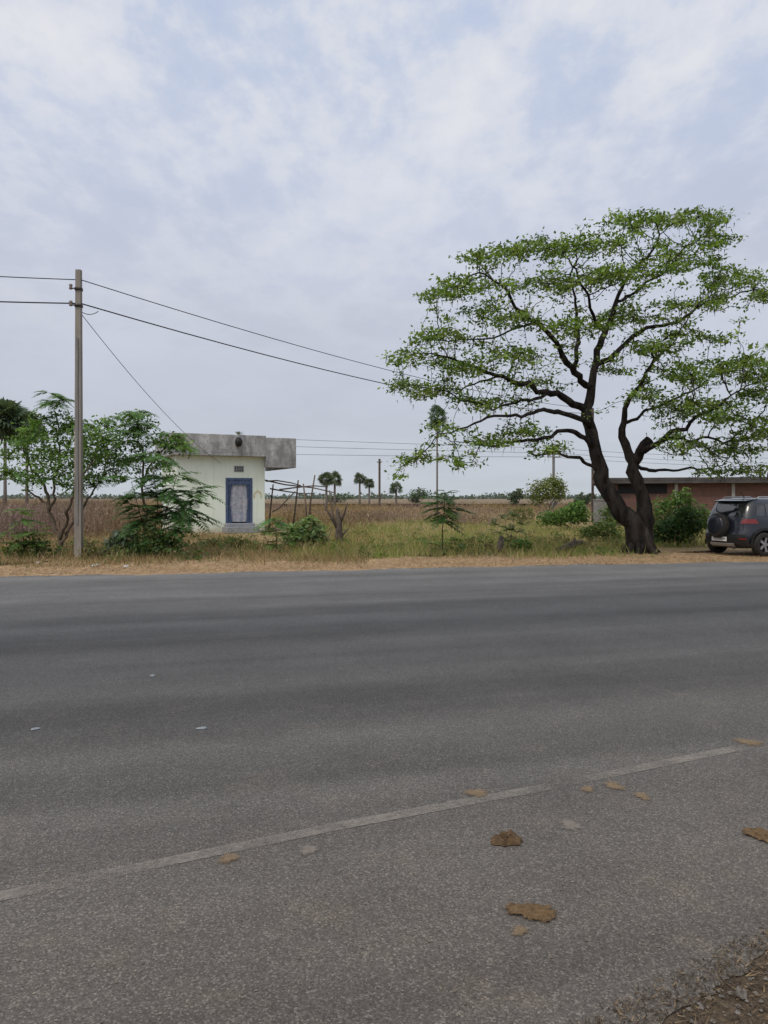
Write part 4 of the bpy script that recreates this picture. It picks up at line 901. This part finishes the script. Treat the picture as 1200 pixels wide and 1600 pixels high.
mb = MB(); mb.grid(lambda u, v: (.24+.3*v+.06*abs(u)**3, u*.56, 1.515+.045*v), list(np.linspace(-1, 1, 11)), [0, .5, 1]); mb.grid(lambda u, v: (.24+.06*abs(u)**3+.05*(1-v), u*.56, 1.48+.035*v), list(np.linspace(-1, 1, 11)), [0, 1]); o = mb.build('spoiler', M['carpaint'], root, None, True)
for s in (-1, 1): MB().grid(lambda u, v: (rearx(s*(.625+.015*u), v)-.004, s*(.625+.015*u), v), [0, 1], list(np.linspace(.62, 1.07, 7))).build('tailgate_seam', M['clad'], root)
mb = MB(); mb.tube([(.85, 0, 1.585), (.7, 0, 1.77)], [.012, .006], 6); mb.build('antenna', M['clad'], root)
Mx = Matrix.Translation((-.06, .06, .83)) @ Matrix.Rotation(R(-90), 4, 'Y')
mb = MB(); mb.lathe([(.2, -.10), (.30, -.105), (.335, -.07), (.345, 0), (.335, .07), (.30, .105), (.245, .11)], 40, Mx); sp = mb.build('spare_wheel', M['rubber'], root, None, True)
mb = MB(); mb.lathe([(.285, .09), (.288, .108), (.278, .128), (.24, .142), (.16, .150), (.001, .153)], 40, Mx); mb.build('wheel_cover', M['carpaint'], sp, None, True)
MB().box(-.03, .1, -.12, .2, .74, .92).build('spare_mount', M['clad'], root)
pl = MB().box(-.055, -.038, -.22, .30, .405, .525).build('number_plate', M['plate'], root, bevel=.004)
tc = bpy.data.curves.new('plate_text', 'FONT'); tc.body = 'TS07UB0646'; tc.size = .088; tc.align_x = 'CENTER'; tc.align_y = 'CENTER'
to = bpy.data.objects.new('plate_text_tmp', tc); C.objects.link(to); dg = bpy.context.evaluated_depsgraph_get(); dg.update()
me = bpy.data.meshes.new_from_object(to.evaluated_get(dg)); bpy.data.objects.remove(to)
me.transform(Matrix.Translation((-.0575, .04, .465)) @ Matrix.Rotation(R(-90), 4, 'Z') @ Matrix.Rotation(R(90), 4, 'X'))
me.materials.clear(); link('plate_lettering', me, M['black'], pl)
mb = MB(); mb.tube([(.1, -.4, .24), (.0, -.4, .23)], .03, 8); mb.build('exhaust', M['steel'], root)

# ================================================================ THINGS ON THE ROAD
def patch(name, label, cat_, px, py, wpx, hpx, m, hgt=.012, group=None):
    g = G(px, py); rx = wpx*g.y/F*.5; ry = hpx*g.y*g.y/(F*CZ)*.5
    n = 40; ph = [random.uniform(0, 6.28) for _ in range(4)]; vs = [(0, 0, hgt)]; rings = (.3, .55, .8, 1.0); fs = []; cc = [1.0]
    for ri, rr_ in enumerate(rings):
        for k in range(n):
            a = 2*math.pi*k/n; j = 1+.16*math.sin(2*a+ph[0])+.12*math.sin(3*a+ph[1])+.08*math.sin(7*a+ph[2])+.05*math.sin(11*a+ph[3])+random.uniform(-.07, .07)
            vs.append((rx*rr_*j*math.cos(a), ry*rr_*j*math.sin(a), (0 if ri == 3 else hgt*random.uniform(.35, 1.3)))); cc.append((.9, .7, .4, 0)[ri])
    for k in range(n):
        fs.append((0, 1+k, 1+(k+1) % n))
        for ri in range(3): fs.append((1+ri*n+k, 1+(ri+1)*n+k, 1+(ri+1)*n+(k+1) % n, 1+ri*n+(k+1) % n))
    o = mk(name, np.array(vs), fs, m, None, np.repeat(np.array(cc)[:, None], 3, 1), None, True); o.location = (g.x, g.y, .0145); return tag(o, label, cat_, group)
patch('dung_patch', 'dark brown dung lump on the asphalt, uppermost of the two right of centre', 'dung', 792, 1317, 46, 22, M['dung'], .018)
patch('dung_patch', 'flattened tan brown dung patch on the asphalt, nearest the camera', 'dung', 832, 1431, 82, 34, M['dungt'], .007)
patch('dung_patch', 'tan dung patch cut by the right edge of the photo', 'dung', 1190, 1310, 58, 26, M['dungt'], .007)
for px, py, w_, h_, mm, lb in ((745, 1243, 44, 19, 'tan', 'small tan mud spot on the worn edge line left of a cluster of spots'), (812, 1460, 36, 21, 'tan', 'small tan mud spot just below the nearest dung patch'), (1170, 1163, 48, 16, 'tan', 'pale mud spot at the right edge above the others'),
    (960, 1232, 40, 17, 'tan', 'tan mud spot in the middle of the right hand cluster on the road'), (1003, 1248, 34, 15, 'tan', 'tan mud spot rightmost of the cluster on the road'), (918, 1237, 28, 13, 'tan', 'small tan mud spot leftmost of the right hand cluster on the road'), (358, 1346, 44, 19, 'tan', 'tan mud spot on the asphalt in the left half of the road'),
    (892, 1294, 46, 20, 'paleds', 'pale mud smear above right of the dark dung lump'), (482, 1333, 42, 18, 'paleds', 'pale mud smear on the asphalt just below the worn line left of centre')):
    patch('mud_spot', lb, 'mud', px, py, w_, h_, M[mm], .002)
for px, py, w_, h_, lb in ((55, 1142, 12, 4, 'blue grey flattened scrap on the asphalt at the left edge'), (315, 1141, 14, 4, 'blue grey flattened scrap on the asphalt left of centre'), (238, 1058, 7, 3, 'tiny pale scrap on the road upper left, farther than the blue grey ones')):
    patch('flat_scrap', lb, 'litter', px, py, w_, h_, M['bluegrey'], .004)
for px, py, w_, lb in ((150, 884, 10, 'white paper scrap on the verge right of the near pole base'), (197, 886, 7, 'small white scrap on the verge below the fern leaved shrub'), (60, 880, 6, 'white scrap on the verge left of the near pole base'), (1158, 1563, 15, 'bluish grey stone on the dark soil at the lower right corner')):
    patch('litter_scrap' if py < 1000 else 'stone', lb, 'litter' if py < 1000 else 'stone', px, py, w_, w_*(.25 if py < 1000 else .8), M['scrap' if py < 1000 else 'gravel'], .02)

# ================================================================ SKY, SUN, CAMERA
w = bpy.data.worlds.new('World'); bpy.context.scene.world = w; w.use_nodes = True; nt = w.node_tree
bg = nt.nodes['Background']; bg.inputs['Strength'].default_value = .1
SEL, SAZ = R(58), R(215)          # sun azimuth clockwise from +Y: behind the camera, to the left
sd = Vector((math.sin(SAZ)*math.cos(SEL), math.cos(SAZ)*math.cos(SEL), math.sin(SEL)))
sky = nt.nodes.new('ShaderNodeTexSky'); sky.sky_type = 'NISHITA'; sky.sun_disc = False; sky.sun_elevation = SEL; sky.sun_rotation = SAZ; sky.dust_density = 3
d = nt.nodes.new('ShaderNodeTexCoord').outputs['Generated']
sp = nt.nodes.new('ShaderNodeSeparateXYZ'); nt.links.new(d, sp.inputs[0]); z = mth(nt, 'MAXIMUM', sp.outputs['Z'], 0.0)
den = mth(nt, 'ADD', z, .16); cb = nt.nodes.new('ShaderNodeCombineXYZ')
nt.links.new(mth(nt, 'DIVIDE', sp.outputs['X'], den), cb.inputs[0]); nt.links.new(mth(nt, 'DIVIDE', sp.outputs['Y'], den), cb.inputs[1])
uv = cb.outputs[0]
n1 = noise(nt, mapping(nt, uv, (1.1, .75, 1), (0, 0, R(20))), 5.0, 10, .58, .15); n2 = noise(nt, mapping(nt, uv, (1, .8, 1)), 1.1, 5, .5, .2); n3 = noise(nt, mapping(nt, uv, (1.1, .7, 1)), 15, 8, .62, .1)
cf = mth(nt, 'ADD', mth(nt, 'ADD', mth(nt, 'MULTIPLY', n1, .50), mth(nt, 'MULTIPLY', n2, .42)), mth(nt, 'MULTIPLY', n3, .15))
cov = ramp(nt, cf, [(.44, 0.0), (.50, .35), (.55, .8), (.62, 1.0)])
el = ramp(nt, z, [(.16, .05), (.32, .55), (.46, 1.0)])
base = ramp(nt, z, [(0, (.57, .615, .67)), (.10, (.545, .58, .665)), (.24, (.575, .605, .71)), (.38, (.56, .62, .765)), (.56, (.51, .60, .79)), (.9, (.55, .65, .85))])
low = ramp(nt, n2, [(.3, .95), (.7, 1.06)])
cloud = ramp(nt, cf, [(.45, (.68, .71, .80)), (.6, (.78, .795, .845)), (.72, (.84, .845, .875))])
col = mixc(nt, mth(nt, 'MULTIPLY', cov, el), mixc(nt, 1, base, low, 'MULTIPLY'), cloud)
dp = nt.nodes.new('ShaderNodeVectorMath'); dp.operation = 'DOT_PRODUCT'; nt.links.new(d, dp.inputs[0]); dp.inputs[1].default_value = sd
gl = mth(nt, 'POWER', mth(nt, 'MAXIMUM', dp.outputs['Value'], 0.0), 6.0)
col = mixc(nt, gl, col, mixc(nt, 1, col, (2.6, 2.35, 2.0), 'MULTIPLY'))
col10 = mixc(nt, 1, col, (10, 10, 10), 'MULTIPLY')
nt.links.new(mixc(nt, .07, col10, sky.outputs['Color']), bg.inputs['Color'])
sl = bpy.data.lights.new('Sun', 'SUN'); sl.energy = 1.5; sl.angle = R(12); sl.color = (1, .92, .80)
so = bpy.data.objects.new('Sun', sl); C.objects.link(so); so.rotation_euler = sd.to_track_quat('Z', 'Y').to_euler()
cm = bpy.data.cameras.new('Camera'); co = bpy.data.objects.new('Camera', cm); C.objects.link(co)
co.location = (0, 0, CZ); co.rotation_euler = (R(90), 0, 0); cm.lens = 27; cm.sensor_width = 36; cm.shift_y = -22/1600; cm.clip_end = 6000; cm.clip_start = .05
sc = bpy.context.scene; sc.camera = co
sc.view_settings.view_transform = 'Standard'; sc.view_settings.look = 'None'; sc.view_settings.exposure = 0
